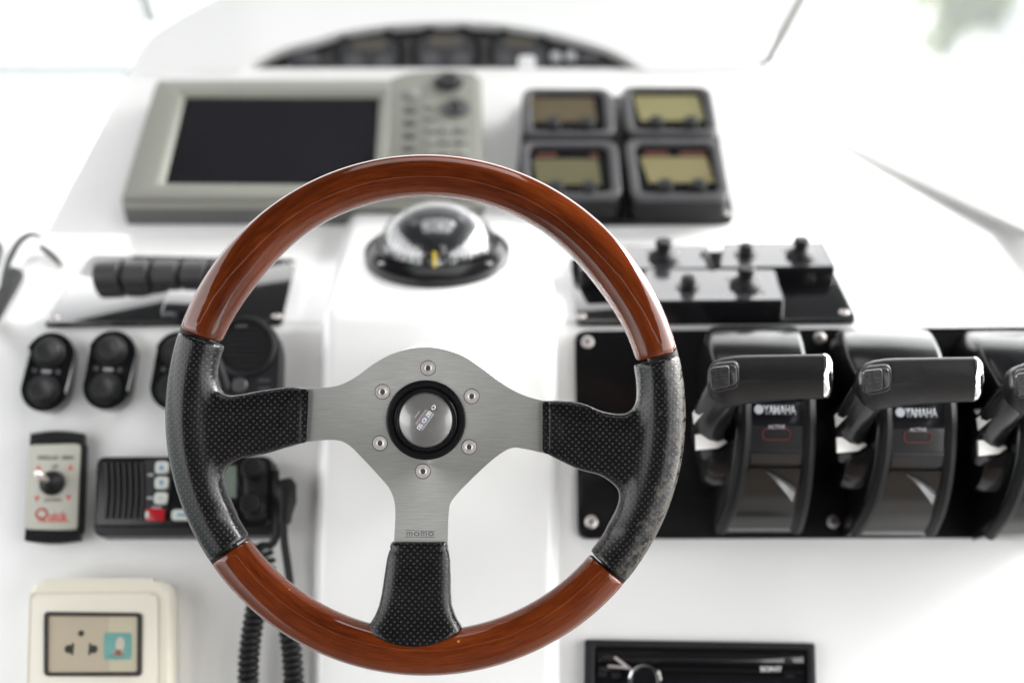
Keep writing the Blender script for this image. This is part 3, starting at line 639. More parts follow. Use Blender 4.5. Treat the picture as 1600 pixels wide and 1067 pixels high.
for q in ((84, 497), (433, 494), (452, 413)): cross_screw(t, *q, .005, .0045)

# ================================================================== RIGHT CONTROL PANEL AND BOXES
t = thing(PS, 'control_station', 'glossy black base plate under three control boxes, right shelf', 'control panel', 1110, 450)
prism('plate', round_poly(t.ps([(891, 404), (1284, 384), (1339, 498), (901, 501)], .005), .004, 4), .0004, .005, 'gloss_black', t, bev=.0008)
for q in ((1319, 488), (908, 494)): cross_screw(t, *q, .005, .0045)
def joystick(t, px, py, n, s=1.0):
    x, y = t.p(px, py, n)
    j = lathe('joystick', [(.0135 * s, 0), (.0135 * s, .002), (.012 * s, .0045), (.008 * s, .0065), (.0066 * s, .008), (.0066 * s, .0125), (.0076 * s, .0132), (.0078 * s, .0162), (.0066 * s, .0175), (0, .0178)], 'rubber', t, (x, y, n), 28)
    for i in range(4):
        a = R(45 + 90 * i); cx, cy = x + .0185 * s * math.cos(a), y + .0185 * s * math.sin(a)
        prism('arrow_mark', [(cx + .0026 * math.cos(a + k * 2.094), cy + .0026 * math.sin(a + k * 2.094)) for k in range(3)], n, n + .0003, 'orange_print' if i % 2 else 'grey_print', t, bev=0)
def knob(t, px, py, n):
    x, y = t.p(px, py, n); r_ = lathe('push_button', [(.0065, 0), (.0065, .008), (.005, .0105), (0, .011)], 'rubber', t, (x, y, n), 20)
    lathe('button_ring', [(.0105, 0), (.0105, .0012), (.0066, .0014)], 'satin_black', r_, (x, y, n), 28)
def cbox(label, quad, px, py, h, grey):
    t = thing(PS, 'control_box', label, 'control box', px, py, .005, 'three control boxes on the right shelf')
    q = t.ps(quad, h); prism('case', round_poly(q, .003, 3), .0002, h, 'satin_black', t, bev=.001)
    prism('top_label', round_poly([tuple(Vector(p) * .965) for p in q] if False else t.ps([(x + (px - x) * .03, y + (py - y) * .06) for x, y in quad], h), .002, 3), h - .0003, h + .0005, grey, t, bev=0); return t
mat('label_gloss', (.030, .030, .033), .16, coat=.5, coat_r=.05, var=.15)
t = cbox('back left control box with one black joystick, beside the wheel rim', [(912, 384), (1106, 383), (1112, 420), (905, 422)], 1010, 402, .0185, 'label_gloss')
joystick(t, 1036, 404, .019); tube('bent_clip', [t.p3(1095, 396, .020), t.p3(1104, 395, .022), t.p3(1108, 408, .022), t.p3(1114, 419, .020)], .0014, 'rubber', t, 8)
knob(t, 950, 404, .019)
t = cbox('back right control box with joystick and small round button', [(1130, 379), (1288, 378), (1307, 417), (1124, 419)], 1213, 398, .0185, 'label_gloss')
joystick(t, 1250, 401, .019, .95); knob(t, 1165, 398, .019)
t = cbox('front control box with white-lit top and tall joystick, nearest the throttles', [(1006, 421), (1210, 421), (1226, 470), (1000, 472)], 1110, 446, .0185, 'label_gloss')
joystick(t, 1164, 447, .019); knob(t, 1075, 449, .019)

# ================================================================== OVAL DOUBLE BUTTON SWITCHES
for i, (cx, cy, lab) in enumerate(((81.5, 586, 'oval black twin-button switch at the far left, first in the row'), (177, 583, 'oval black twin-button switch in the middle of the row of three'), (281, 584, 'oval black twin-button switch half hidden behind the left grip'))):
    t = thing(PL, 'twin_button_switch', lab, 'switch', cx, cy, 0, 'three oval twin-button switches'); t.root.matrix_world = t.M @ Matrix.Rotation(R(-4), 4, 'Z'); t.M = t.root.matrix_world.copy(); t.inv = t.M.inverted()
    W2, H2 = .0203, .0340; st = lambda w_, h_: [(w_ * math.cos(a), (h_ - w_) * (1 if math.sin(a) >= 0 else -1) + w_ * math.sin(a)) for a in [j * 2 * math.pi / 48 + .001 for j in range(48)]]
    b0 = prism('body', st(W2, H2), .0003, .012, 'gloss_black', t, bev=.003, seg=4)
    for s in (1, -1):
        bt = lathe('button', [(.0132, 0), (.0132, .0030), (.0124, .0042), (.0108, .0036), (.0104, .0060), (.0093, .0078), (.0066, .0078), (.0052, .0070), (0, .0068)], 'button_grey', t, (-.001, .0160 * s, .0118), 36)
    prism('indicator', rrect(-.001, 0, .0085, .0022, .001, 3), .0118, .0132, 'grey_print', t, bev=0)
    for s in (-1, 1): prism('status_mark', circ(-.001 + s * .0098, .0003, .0023, 14), .0118, .0126, 'mid_grey', t, bev=0)
    text('THRUST', 'mid_grey', t, (0, -.0290, .0121), .012, .0018) if False else prism('label_strip', rrect(0, -.0292, .012, .0016, .0006, 2), .0118, .0123, 'dark_grey', t, bev=0)

# ================================================================== HANDHELD MICROPHONE
t = thing(PL, 'handheld_microphone', 'black microphone with round speaker grille behind the left grip', 'microphone', 388, 580)
zf = .030
out_px = [(384, 496), (408, 500), (428, 514), (436, 538), (436, 570), (434, 620), (430, 660), (415, 680), (368, 680), (352, 660), (346, 620), (336, 570), (332, 540), (340, 514), (358, 500)]
o2 = catmull(t.ps(out_px, zf), 4); prism('body', o2, .001, zf, 'dark_grey', t, bev=.006, seg=4)
x, y = t.p(384, 541.5, zf)
gr = lathe('speaker_grille', [(.0262, -.002), (.0262, .0018), (.0245, .0028), (.0222, .002), (.0215, -.0004), (0, -.0004)], 'black_plastic', t, (x, y, zf), 48)
for j in range(9):
    yy = (j - 4) * .0046; hw = math.sqrt(max(0, .0210 ** 2 - yy * yy)); box('grille_bar', x - hw, x + hw, y + yy - .0006, y + yy + .0006, zf - .0003, zf + .0012, 'rubber', gr, bev=0)
prism('badge', rrect(*t.p(378, 511, zf), .010, .0022, .001, 2), zf, zf + .0032, 'mid_grey', t, bev=0)
x, y = t.p(375, 602, zf); lathe('push_button', [(.0062, -.001), (.0062, .002), (.005, .003), (0, .0032)], 'mid_grey', t, (x, y, zf), 20)
for yy in (594, 607): x, y = t.p(413, yy, zf); prism('label_strip', rrect(x, y, .010, .002, .0008, 2), zf - .0001, zf + .0004, 'mid_grey', t, bev=0)
prism('side_trim', round_poly(t.ps([(340, 560), (345, 558), (360, 604), (356, 610)], zf), .001, 3), zf - .001, zf + .003, 'mid_grey', t, bev=.0008)
prism('hanger_clip', rrect(*t.p(386, 590, .0), .03, .05, .004, 3), .0002, .0009, 'rubber', t, bev=0)

# ================================================================== WINDLASS CONTROL
t = thing(PL, 'windlass_control', 'windlass toggle control with beige face and ribbed black rubber ends, far left', 'control switch', 86, 760)
zf = .014
q = t.ps([(48, 688), (131, 686), (125, 834), (38, 836)], zf)
prism('case', round_poly(q, .006, 5), .0004, zf - .001, 'rubber', t, bev=.003, seg=3)
for row, yy in ((0, 687), (1, 834)):
    for i in range(13):
        f = i / 12; px = (50 + 79 * f) if row == 0 else (42 + 80 * f); px2, py2 = t.p(px, yy - 4 * math.sin(f * math.pi) * (1 if row == 0 else -1) + (0 if row == 0 else 0), zf - .002)
        box('rib', px2 - .0011, px2 + .0011, py2 - .0055, py2 + .0055, zf - .010, zf + .0005, 'rubber', t, bev=.0006, seg=1)
fp = prism('face_plate', round_poly(t.ps([(46, 695), (126, 693), (120.5, 828), (38.5, 827)], zf), .0035, 4), zf - .0015, zf + .0004, 'quick_face', t, bev=.0003)
x, y = t.p(82, 755, zf); z_ = zf + .0004
bo = lathe('toggle_boot', [(.0102, 0), (.0100, .0028), (.0088, .0042), (.0070, .0055), (.0045, .0085), (.0030, .0098), (0, .010)], 'rubber', t, (x, y, z_), 32)
P0 = Vector((x, y, z_ + .006)); P1 = P0 + Vector((-.0065, .0052, .015)); tube('toggle_lever', [P0, P0.lerp(P1, .5), P0.lerp(P1, .85), P1], [.0020, .0024, .0034, .0022], 'steel', bo, 14)
text('WINDLASS  1000W', 'dark_print', t, (*t.p(87, 715, zf), z_), .030, .0034, extrude=.0002, bold=.01)
text('UP', 'dark_print', t, (*t.p(86, 729, zf), z_), .0055, .0028, extrude=.0002, bold=.02)
text('DOWN', 'dark_print', t, (*t.p(83, 781, zf), z_), .014, .0026, extrude=.0002, bold=.02)
for px, py, s in ((60.5, 731, 1), (110.5, 730, 1), (58, 779, -1), (107.5, 777.5, -1)):
    x, y = t.p(px, py, zf); prism('arrow_mark', [(x - .0023, y - .002 * s), (x + .0023, y - .002 * s), (x, y + .0024 * s)], z_ - .0001, z_ + .0002, 'red_print', t, bev=0)
text('Q', 'red_print', t, (*t.p(65, 804, zf), z_), .0105, .0112, extrude=.0002, bold=.015)
text('uick', 'red_print', t, (*t.p(91, 806, zf), z_), .0155, .0078, extrude=.0002, bold=.02)
x, y = t.p(83, 814.5, zf); prism('underline', rrect(x, y, .027, .0007, .0003, 2), z_ - .0001, z_ + .0002, 'red_print', t, bev=0)

# ================================================================== VHF RADIO
t = thing(PL, 'marine_radio', 'black marine radio with ribbed speaker and white keys behind the left grip', 'radio', 290, 775)
zf = .030
prism('case', round_poly(t.ps([(151, 713), (424, 712), (424, 835), (144, 836)], zf), .006, 5), .0004, zf - .004, 'black_plastic', t, bev=.002, seg=3)
prism('front', round_poly(t.ps([(152, 714), (423, 713), (422, 822), (147, 822)], zf), .005, 5), zf - .0045, zf, 'satin_black', t, bev=.002, seg=3)
for i in range(7):
    px = 163 + i * 9.3; pts = [t.p3(px + 5 * math.cos((yy - 765) / 45), yy, zf + .0008) for yy in range(722, 812, 8)]
    tube('speaker_rib', pts, .0016, 'black_plastic', t, 8)
prism('key_field', round_poly(t.ps([(224, 717), (262, 717), (268, 735), (266, 775), (258, 814), (222, 814)], zf), .004, 4), zf - .001, zf + .001, 'dark_grey', t, bev=.0006)
for px, py, w_, h_, mk in ((254, 731, .0105, .0098, 1), (253.5, 755, .0105, .0098, -1), (252.5, 779, .0105, .0095, 0), (287, 805, .018, .0085, 2), (362, 804, .008, .0075, 3)):
    x, y = t.p(px, py, zf); kx = prism('key', rrect(x, y, w_, h_, .0025, 4), zf - .001, zf + .0035, 'key_white', t, bev=.001)
    if mk in (1, -1): prism('arrow_mark', [(x - .0022, y - .0018 * mk), (x + .0022, y - .0018 * mk), (x, y + .0024 * mk)], zf + .0034, zf + .0038, 'blue_print', kx, bev=0)
    else: prism('key_print', rrect(x, y, w_ * .5, .0018, .0006, 2), zf + .0034, zf + .0037, 'blue_print' if mk > 1 else 'grey_print', kx, bev=0)
x, y = t.p(244, 805, zf); rb = prism('distress_button', rrect(x, y, .0150, .0095, .002, 4), zf - .001, zf + .005, 'red_plastic', t, bev=.0012)
x2, y2 = t.p(232, 805, zf); prism('button_mark', rrect(x2, y2, .003, .005, .0008, 2), zf + .0045, zf + .0053, 'key_white', rb, bev=0)
for px, py in ((236, 742), (235, 778)): x, y = t.p(px, py, zf); prism('label_strip', rrect(x, y, .005, .002, .0006, 2), zf + .0005, zf + .0013, 'grey_print', t, bev=0)
x, y = t.p(245, 793, zf); prism('label_strip', rrect(x, y, .008, .0018, .0006, 2), zf + .0005, zf + .0013, 'grey_print', t, bev=0)
prism('display_frame', round_poly(t.ps([(285, 722), (377, 722), (377, 786), (285, 786)], zf), .003, 3), zf - .001, zf + .0015, 'gloss_black', t, bev=.0006)
prism('display', t.ps([(292, 728), (370, 728), (370, 778), (292, 778)], zf), zf + .001, zf + .0019, 'lcd_green', t, bev=0)
prism('knob_strip', round_poly(t.ps([(380, 718), (418, 718), (416, 812), (382, 812)], zf), .006, 4), zf - .001, zf + .002, 'dark_grey', t, bev=.001)
for px, py in ((398, 735), (396, 789)):
    x, y = t.p(px, py, zf); lathe('knob', [(.0098, 0), (.0098, .003), (.0088, .004), (.0082, .012), (.0068, .0138), (0, .0132)], 'black_plastic', t, (x, y, zf + .002), 32)

# ================================================================== CABLES
t = thing(PL, 'plug_cable', 'black moulded plug with cable hanging to a coil, right of the radio', 'cable', 445, 780)
plug = [t.p3(444, 750, .026), t.p3(446, 758, .026), t.p3(446, 785, .026), t.p3(445, 800, .026), t.p3(443, 818, .026)]
tube('plug', plug, [.0065, .0090, .0090, .0068, .0048], 'rubber', t, 16)
for yy in range(794, 818, 6): tube('strain_ring', [t.p3(444.4, yy, .026), t.p3(444.2, yy + 3, .026)], .0072 - (yy - 794) * .00008, 'rubber', t, 14)
def helix(name, ctrl, r0, rw, pitch, t, m='rubber'):
    P = [Vector(p) for p in catmull(ctrl, 24, False)]; L = 0; pts = []; nrm = Vector((0, 0, 1))
    for i in range(len(P) - 1):
        sg = P[i + 1] - P[i]; tt = sg.normalized(); nrm = (nrm - tt * nrm.dot(tt)).normalized(); bn = tt.cross(nrm); m_ = max(2, int(sg.length / pitch * 14))
        for k in range(m_):
            l = L + sg.length * k / m_; a = 2 * math.pi * l / pitch; pts.append(P[i] + sg * (k / m_) + (nrm * math.cos(a) + bn * math.sin(a)) * r0)
        L += sg.length
    return tube(name, pts, rw, m, t, 8)
tube('cable', catmull([t.p3(443, 812, .026), t.p3(444, 845, .024), t.p3(449, 880, .022), t.p3(453, 915, .022), t.p3(450, 950, .022)], 6, False), .0032, 'rubber', t, 12)
helix('coiled_cord', [t.p3(450, 945, .022), t.p3(452, 985, .022), t.p3(457, 1030, .022), t.p3(461, 1110, .022)], .0062, .0024, .0052, t)
t = thing(PL, 'microphone_cord', 'black coiled cord hanging from the radio, left of the two coils', 'cord', 405, 860)
tube('cable', catmull([t.p3(430, 735, .028), t.p3(432, 790, .027), t.p3(432, 832, .024), t.p3(424, 850, .022), t.p3(410, 852, .02), t.p3(402, 857, .02)], 6, False), .0032, 'rubber', t, 12)
helix('coiled_cord', [t.p3(402, 853, .020), t.p3(412, 868, .020), t.p3(414, 890, .020), t.p3(404, 930, .020), t.p3(394, 985, .020), t.p3(389, 1030, .020), t.p3(387, 1110, .020)], .0064, .0024, .0052, t)

# ================================================================== POWER SOCKET
t = thing(PL, 'power_socket', 'cream weatherproof socket box with dark framed clear window, bottom left', 'socket', 158, 1000)
z1 = .034
prism('box', round_poly(t.ps([(47, 903), (262, 903), (262, 1140), (40, 1140)], z1), .012, 6), .0004, z1, 'cream', t, bev=.006, seg=5)
ring('lid_joint', round_poly(t.ps([(47.5, 925), (250, 924), (250, 1120), (42, 1120)], z1), .007, 5), round_poly(t.ps([(50, 927.5), (247.5, 926.5), (247.5, 1117), (45, 1117)], z1), .0065, 5), z1 - .001, z1 + .0006, 'socket_beige', t, bev=0)
prism('lid', round_poly(t.ps([(50.5, 928), (247, 927), (247, 1116), (45.5, 1116)], z1), .0065, 5), z1 - .001, z1 + .0022, 'cream_plate', t, bev=.0015, seg=3)
zl = z1 + .0022
go = round_poly(t.ps([(69, 955), (223, 957), (222, 1056), (69, 1056)], zl), .004, 4); gi = round_poly(t.ps([(76, 962), (215, 963), (214.5, 1049), (75.5, 1050)], zl), .002, 4)
ring('window_gasket', go, gi, zl - .0005, zl + .0016, 'gasket_brown', t, bev=.0004)
prism('socket_module', t.ps([(74, 960), (169, 960), (170, 1052), (74, 1052)], zl), zl - .0004, zl + .0003, 'socket_beige', t, bev=0)
prism('blank_module', t.ps([(170, 960), (217, 961), (217, 1051), (171, 1052)], zl), zl - .0004, zl + .0005, 'cream', t, bev=0)
x, y = t.p(127, 989, zl); prism('earth_hole', circ(x, y, .0024, 14), zl, zl + .00045, 'dark_print', t, bev=0)
for px, s in ((109, -1), (145, 1)):
    x, y = t.p(px, 1013.5, zl); prism('pin_hole', circ(x + s * .0008, y, .0032, 16), zl, zl + .00045, 'dark_print', t, bev=0)
    x2 = x - s * .0022; prism('pin_slot', [(x2 - .0009, y - .0045), (x2 + .0009, y - .0045), (x2 + .0009, y + .0045), (x2 - .0009, y + .0045)], zl + .00005, zl + .0005, 'dark_print', t, bev=0)
st_ = prism('sticker', round_poly(t.ps([(163, 988), (206, 988), (206, 1030), (163, 1030)], zl), .0022, 3), zl + .0004, zl + .0008, 'sticker_blue', t, bev=0)
x, y = t.p(188, 1006, zl); prism('sticker_patch', [(x + .0035 * math.cos(a), y + .0055 * math.sin(a)) for a in [j * .4488 for j in range(14)]], zl + .0007, zl + .0010, 'sticker_white', st_, bev=0)
x, y = t.p(185, 1020, zl); prism('sticker_patch', [(x + .0055 * math.cos(a), y + .0028 * math.sin(a)) for a in [j * .4488 for j in range(14)]], zl + .0008, zl + .0011, 'key_white', st_, bev=0)
x, y = t.p(185, 1018.5, zl); prism('sticker_patch', [(x + .0025 * math.cos(a), y + .0022 * math.sin(a)) for a in [j * .6283 for j in range(10)]], zl + .0009, zl + .0012, 'sticker_brown', st_, bev=0)
prism('clear_window', t.ps([(75, 961), (216, 962), (216, 1050), (75, 1051)], zl), zl + .0011, zl + .0014, 'clear_cover', t, bev=0)

# ================================================================== STEREO
t = thing(PL, 'car_stereo', 'black stereo unit with chrome ringed volume knob, bottom right', 'stereo', 1095, 1040)
z1 = .009
ring('trim', round_poly(t.ps([(914, 998), (1274, 1004), (1277, 1115), (912, 1110)], z1), .0025, 4), round_poly(t.ps([(929, 1009), (1262, 1014), (1264, 1107), (928, 1102)], z1), .003, 4), .0003, z1, 'dark_grey', t, bev=.0012)
prism('face', t.ps([(927, 1008), (1264, 1013), (1266, 1109), (926, 1104)], z1), .0004, .004, 'satin_black', t, bev=0)
A = t.ps([(934, 1016), (1256, 1020), (1257, 1036), (934, 1034)], .006); prism('disc_slot_cover', A, .0038, .0062, 'gloss_black', t, bev=.0008)
rws = []
for i in range(9):
    f = i / 8; px = 934 + 322 * f; yt = 1037 + 6 * f * f; rws.append([t.p3(px, yt, .0045), t.p3(px, yt + 4, .0085), t.p3(px, yt + 10, .009), t.p3(px, yt + 14, .0045)])
loft('front_moulding', rws, 'gloss_black', t, closed=True)
prism('display', t.ps([(1040, 1062), (1225, 1064), (1225, 1095), (1040, 1093)], .006), .0038, .006, 'screen_black', t, bev=0)
x, y = t.p(1006, 1063, .012); kn = lathe('volume_knob', [(.0110, -.008), (.0110, .004), (.0095, .0055), (0, .0052)], 'satin_black', t, (x, y, .012), 40)
lathe('chrome_ring', [(.0128, -.008), (.0130, .002), (.0122, .0042), (.0112, .0040), (.0108, -.006)], 'chrome', kn, (x, y, .012), 48)
for a in (((950, 1040), (985, 1043)), ((960, 1026), (980, 1041)), ((1028, 1048), (1032, 1062))): tube('chrome_trim', [t.p3(*a[0], .009), t.p3(*a[1], .0095)], .0010, 'steel', t, 8)
text('SONY', 'white_print', t, (*t.p(1205, 1044.5, .0095), .0094), .0172, .0042, extrude=.0003, bold=.02)
for px, py in ((949, 1026), (941, 1052), (963, 1054), (1233, 1032), (1235, 1053)): x, y = t.p(px, py, .008); prism('button', rrect(x, y, .007, .004, .001, 2), .0039, .0068, 'dark_grey', t, bev=.0006)

# ================================================================== THROTTLE PLATE AND CONTROLS
t = thing(PL, 'throttle_plate', 'wide black mounting plate behind the three throttle levers, right', 'mounting plate', 1250, 670)
prism('plate', round_poly(t.ps([(898, 517), (1800, 509), (1830, 839), (903, 841)], .006), .009, 5), .0004, .006, 'satin_black', t, bev=.002, seg=3)
for q in ((918, 534), (924, 815), (1281, 528), (1302, 815)): cross_screw(t, *q, .006, .0052)

def make_throttle():
    t = thing(PL, 'throttle_control', 'x', 'throttle', 1190, 680, .006, 'three throttle controls in a row')
    rowdef = [(509, -.002, 1118, 1240), (510, .020, 1112, 1246), (513, .045, 1108, 1250), (524, .070, 1106, 1254), (548, .090, 1110, 1260), (585, .103, 1122, 1266), (625, .108, 1138, 1271), (665, .107, 1146, 1272), (705, .101, 1146, 1270), (740, .090, 1142, 1266), (775, .074, 1136, 1260), (806, .054, 1128, 1253), (825, .034, 1123, 1248), (831, .016, 1119, 1245), (833, -.002, 1117, 1243)]
    fr = catmull([(a[0], a[1] * 1000, a[2]) for a in rowdef], 3, False); fr2 = catmull([(a[0], a[3], 0) for a in rowdef], 3, False)
    rows = []
    for (py, n1000, xl), (_, xr, _) in zip(fr, fr2):
        n = n1000 / 1000; a, b = t.p3(xl, py, n), t.p3(xr, py, n); r = .005; row = []
        back = max(-.002, n - .03)
        row = [Vector((a.x, a.y - .0, -.004)), Vector((a.x, a.y, n - r)), Vector((a.x + r * .3, a.y, n - r * .3)), Vector((a.x + r, a.y, n)), Vector(((a.x + b.x) / 2, a.y, n + .001)), Vector((b.x - r, b.y, n)), Vector((b.x - r * .3, b.y, n - r * .3)), Vector((b.x, b.y, n - r)), Vector((b.x, b.y, -.004))]
        rows.append(row)
    h = loft('housing', rows, 'satin_black', t, closed=False, ang=50)
    def nat(py): # protrusion of the housing along its front
        for a, b in zip(rowdef, rowdef[1:]):
            if a[0] <= py <= b[0]: f = (py - a[0]) / (b[0] - a[0]); return a[1] + (b[1] - a[1]) * f
        return 0
    def band(name, rws, m, dn, ang=50):
        return loft(name, [[t.p3(xl, py, nat(py) + dn - .003), t.p3(xl, py, nat(py) + dn), t.p3((xl + xr) / 2, py, nat(py) + dn + .0006), t.p3(xr, py, nat(py) + dn), t.p3(xr, py, nat(py) + dn - .003)] for py, xl, xr in rws], m, t, closed=False, ang=ang)
    lab = band('face_label', [(628 + i * 4, 1172 + i * .05, 1256 + i * .03) for i in range(25)], 'label_dark', .0026)
    band('lower_cover', [(731 + i * 7.2, 1171 - i * 3.4 - i * i * .02, 1254 - i * 1.1) for i in range(14)], 'cover_grey', .0024)
    for xs in ((1163, 1164, 1160, 1152, 1141, 1127), (1263, 1264, 1262, 1258, 1252, 1244)):
        pts = catmull([t.p3(x, y, nat(y) + .001) for x, y in zip(xs, (600, 660, 715, 760, 796, 826))], 5, False)
        tube('side_ridge', pts, .0052, 'soft_black', t, 10, flat=(1, 1))
    zz = lambda y: nat(y) + .0040
    c = t.p3(1185.5, 640, zz(640)); em = lathe('round_emblem', [(.0036, 0), (.0036, .0003), (0, .0003)], 'print_soft', t, (c.x, c.y, c.z + .0008), 20)
    o = text('YAMAHA', 'print_soft', t, (0, 0, 0), .0240, .0068, extrude=.0003, bold=.012); c = t.p3(1218, 640.5, zz(640))
    sl0 = (nat(648) - nat(632)) / (t.p3(1213, 648, nat(648)).y - t.p3(1213, 632, nat(632)).y)
    for v in o.data.vertices: v.co = Vector((c.x + v.co.x, c.y + v.co.y, c.z + .0006 + v.co.z + sl0 * v.co.y))
    o = text('ACTIVE', 'print_soft', t, (0, 0, 0), .0125, .0026, extrude=.0002, bold=.01); c = t.p3(1213, 667, zz(667))
    sl_ = (nat(690) - nat(650)) / (t.p3(1213, 690, nat(690)).y - t.p3(1213, 650, nat(650)).y)
    for v in o.data.vertices: v.co = Vector((c.x + v.co.x, c.y + v.co.y, c.z + .0005 + v.co.z + sl_ * v.co.y))
    A = rrect(0, 0, .0215, .0090, .0044, 5); B = rrect(0, 0, .0199, .0074, .0036, 5); o = ring('red_outline', A, B, 0, .0003, 'red_outline', t, bev=0); c = t.p3(1213, 678, zz(678))
    for v in o.data.vertices: v.co = Vector((c.x + v.co.x, c.y + v.co.y, c.z + .0002 + v.co.z + sl_ * v.co.y))
    # lever hub and arm on the left side of the housing
    hubc = t.p3(1132, 690, .060); hm = Matrix.Translation((hubc.x, hubc.y, .052)) @ Matrix.Rotation(R(-90), 4, 'Y')
    lathe('lever_hub', [(.034, -.012), (.034, .010), (.031, .016), (.018, .020), (0, .021)], 'satin_black', t, mtx=hm, seg=40)
    arm = [t.a(1112, 700, 1.105), t.a(1108, 672, 1.085), t.a(1112, 648, 1.065), t.a(1124, 622, 1.045), t.a(1136, 600, 1.03)]
    ar = tube('lever_arm', catmull(arm, 5, False), .0135, 'satin_black', t, 14, flat=(.85, 1.05))
    from_py('white_sticker', [t.a(1082, 645, 1.062), t.a(1107, 614, 1.038), t.a(1109, 632, 1.038), t.a(1084, 663, 1.062), t.a(1082, 645, 1.066), t.a(1107, 614, 1.042), t.a(1109, 632, 1.042), t.a(1084, 663, 1.066)], [(0, 1, 2, 3), (7, 6, 5, 4), (0, 4, 5, 1), (2, 6, 7, 3), (1, 5, 6, 2), (3, 7, 4, 0)], 'arrow_white', ar, smooth=False)
    pts = [(1086, 679), (1112, 677), (1128, 684), (1137, 691), (1122, 700), (1087, 703)]
    f0 = [t.a(x, y, 1.068 + (x - 1086) * .0003) for x, y in pts]; f1 = [t.a(x, y, 1.074 + (x - 1086) * .0003) for x, y in pts]; n = len(pts)
    from_py('lever_pointer', f0 + f1, [tuple(range(n)), tuple(range(2 * n - 1, n - 1, -1))] + [(i, (i + 1) % n, n + (i + 1) % n, n + i) for i in range(n)], 'arrow_white', t, smooth=False)
    # handle: lofted hand grip across the top of the lever
    D = 1.0
    stn = [(1105, 588, 604, .5), (1106, 578, 612, .75), (1110, 569, 621, .9), (1118, 562.5, 629, 1), (1130, 558.5, 637.5, 1.02), (1146, 556, 635, 1.02), (1160, 555, 632, 1), (1180, 554.5, 629.5, .97), (1220, 554, 625.5, .95), (1260, 553.4, 624, .94), (1287, 553, 623, .93)]
    rows = []
    for px, yt, yb, f in stn:
        row = []; hh = (yb - yt)
        for fy, n in ((.03, -.004), (.0, .004), (.015, .010), (.07, .0135), (.48, .0185), (.56, .0192), (.64, .0175), (.93, .0085), (.985, .004), (1, -.004), (.95, -.012), (.7, -.017), (.3, -.017), (.06, -.012)):
            row.append(t.a(px, yt + hh * fy, D + .012 - n * f))
        rows.append(row)
    loft('handle', rows, 'handle_black', t, ang=45)
    cap = [(1287.3, 552, 624, .95), (1292, 553, 623.5, .95), (1297, 557, 618, .88), (1300.5, 563, 611, .72), (1301.5, 572, 600, .4)]
    rows = []
    for px, yt, yb, f in cap:
        rows.append([t.a(px, yt + (yb - yt) * fy, D + .012 - n * f) for fy, n in ((.0, .004), (.07, .0135), (.56, .0192), (.93, .0085), (1, -.004), (.7, -.017), (.3, -.017), (.03, -.010))])
    loft('chrome_end_cap', rows, 'chrome', t, ang=60)
    # switch bezel and trim rocker on the handle's head (camera-facing plane)
    fz = D + .012 - .0185
    def lp(x, y, d): return t.a(x, y, d)
    outl = round_poly([(1110.5, 567), (1155, 562), (1157, 606), (1113, 616)], 12, 5)
    def slab(name, outl, d0, d1, m, parent, shrink=.9):
        c = Vector((sum(p[0] for p in outl) / len(outl), sum(p[1] for p in outl) / len(outl))); n = len(outl)
        A = [lp(*p, d0) for p in outl]; B = [lp(*(c + (Vector(p) - c) * ((1 + shrink) / 2 + .03)), d1 + (d0 - d1) * .25) for p in outl]; C_ = [lp(*(c + (Vector(p) - c) * shrink), d1) for p in outl]
        return from_py(name, A + B + C_, [tuple(range(2 * n, 3 * n))] + [(i, (i + 1) % n, n + (i + 1) % n, n + i) for i in range(n)] + [(n + i, n + (i + 1) % n, 2 * n + (i + 1) % n, 2 * n + i) for i in range(n)], m, parent, ang=50)
    hd = slab('switch_surround', outl, fz + .006, fz - .0015, 'handle_black', t, .86)
    slab('switch_well', round_poly([(1108, 571), (1151, 567.5), (1152.5, 601), (1110.5, 611)], 8, 5), fz, fz - .0018, 'dark_print', hd, .93)
    rk = slab('trim_rocker', round_poly([(1108.5, 574), (1140, 570), (1140.5, 604.5), (1111.5, 609)], 6, 4), fz - .001, fz - .0065, 'rocker_grey', t, .90)
    slab('rocker_end', round_poly([(1139.5, 571), (1150, 571), (1150.5, 599), (1140.5, 603)], 4, 4), fz - .001, fz - .0035, 'rocker_grey', t, .9)
    for s, px, py in (('DN', 1116, 591), ('UP', 1131, 587)):
        c = t.a(px, py, fz - .0068); o = text(s, 'rocker_print', rk, (0, 0, 0), .0115, .0048, extrude=.0002)
        B3 = Matrix.Identity(3); rm = t.inv.to_3x3()
        ex, ey, ez = rm @ (RT * math.cos(R(-83)) + UP * math.sin(R(-83))), rm @ (RT * math.cos(R(7)) + UP * math.sin(R(7))), rm @ (-FW)
        for v in o.data.vertices: v.co = c + ex * v.co.x + ey * v.co.y + ez * v.co.z
    # curled corner of the protective film
    fl = []
    for i in range(7):
        f = i / 6; a = t.p3(1196 + 48 * f, 736 + 14 * f + 10 * f * f, nat(740) + .004 - .012 * f); b_ = t.p3(1198 + 40 * f, 738 + 36 * f + 10 * f * f, nat(745) + .006 - .010 * f + .006 * math.sin(f * 3)); fl.append([a, (a + b_) / 2 + Vector((0, 0, .003)), b_])
    loft('protective_film', fl, 'film', t, closed=False)
    return t
mat('label_dark', (.012, .012, .015), .16, coat=.4, coat_r=.08, var=.25, vscale=60)
mat('cover_grey', (.009, .0085, .008), .25, spec=.4, var=.3, vscale=30)
mat('print_soft', (.50, .52, .56), .5)
mat('handle_black', (.006, .006, .007), .34, spec=.25, bump=.35, bscale=2200, var=.1)
mat('rocker_grey', (.022, .022, .023), .35, var=.1)
mat('rocker_print', (.05, .05, .05), .4)
T1 = make_throttle()
def copy_tree(o, parent=None):
    c = o.copy(); COL.objects.link(c); c.parent = parent
    for ch in list(o.children): copy_tree(ch, c)
    return c
T1.root['label'] = 'throttle lever nearest the steering wheel, first of three'
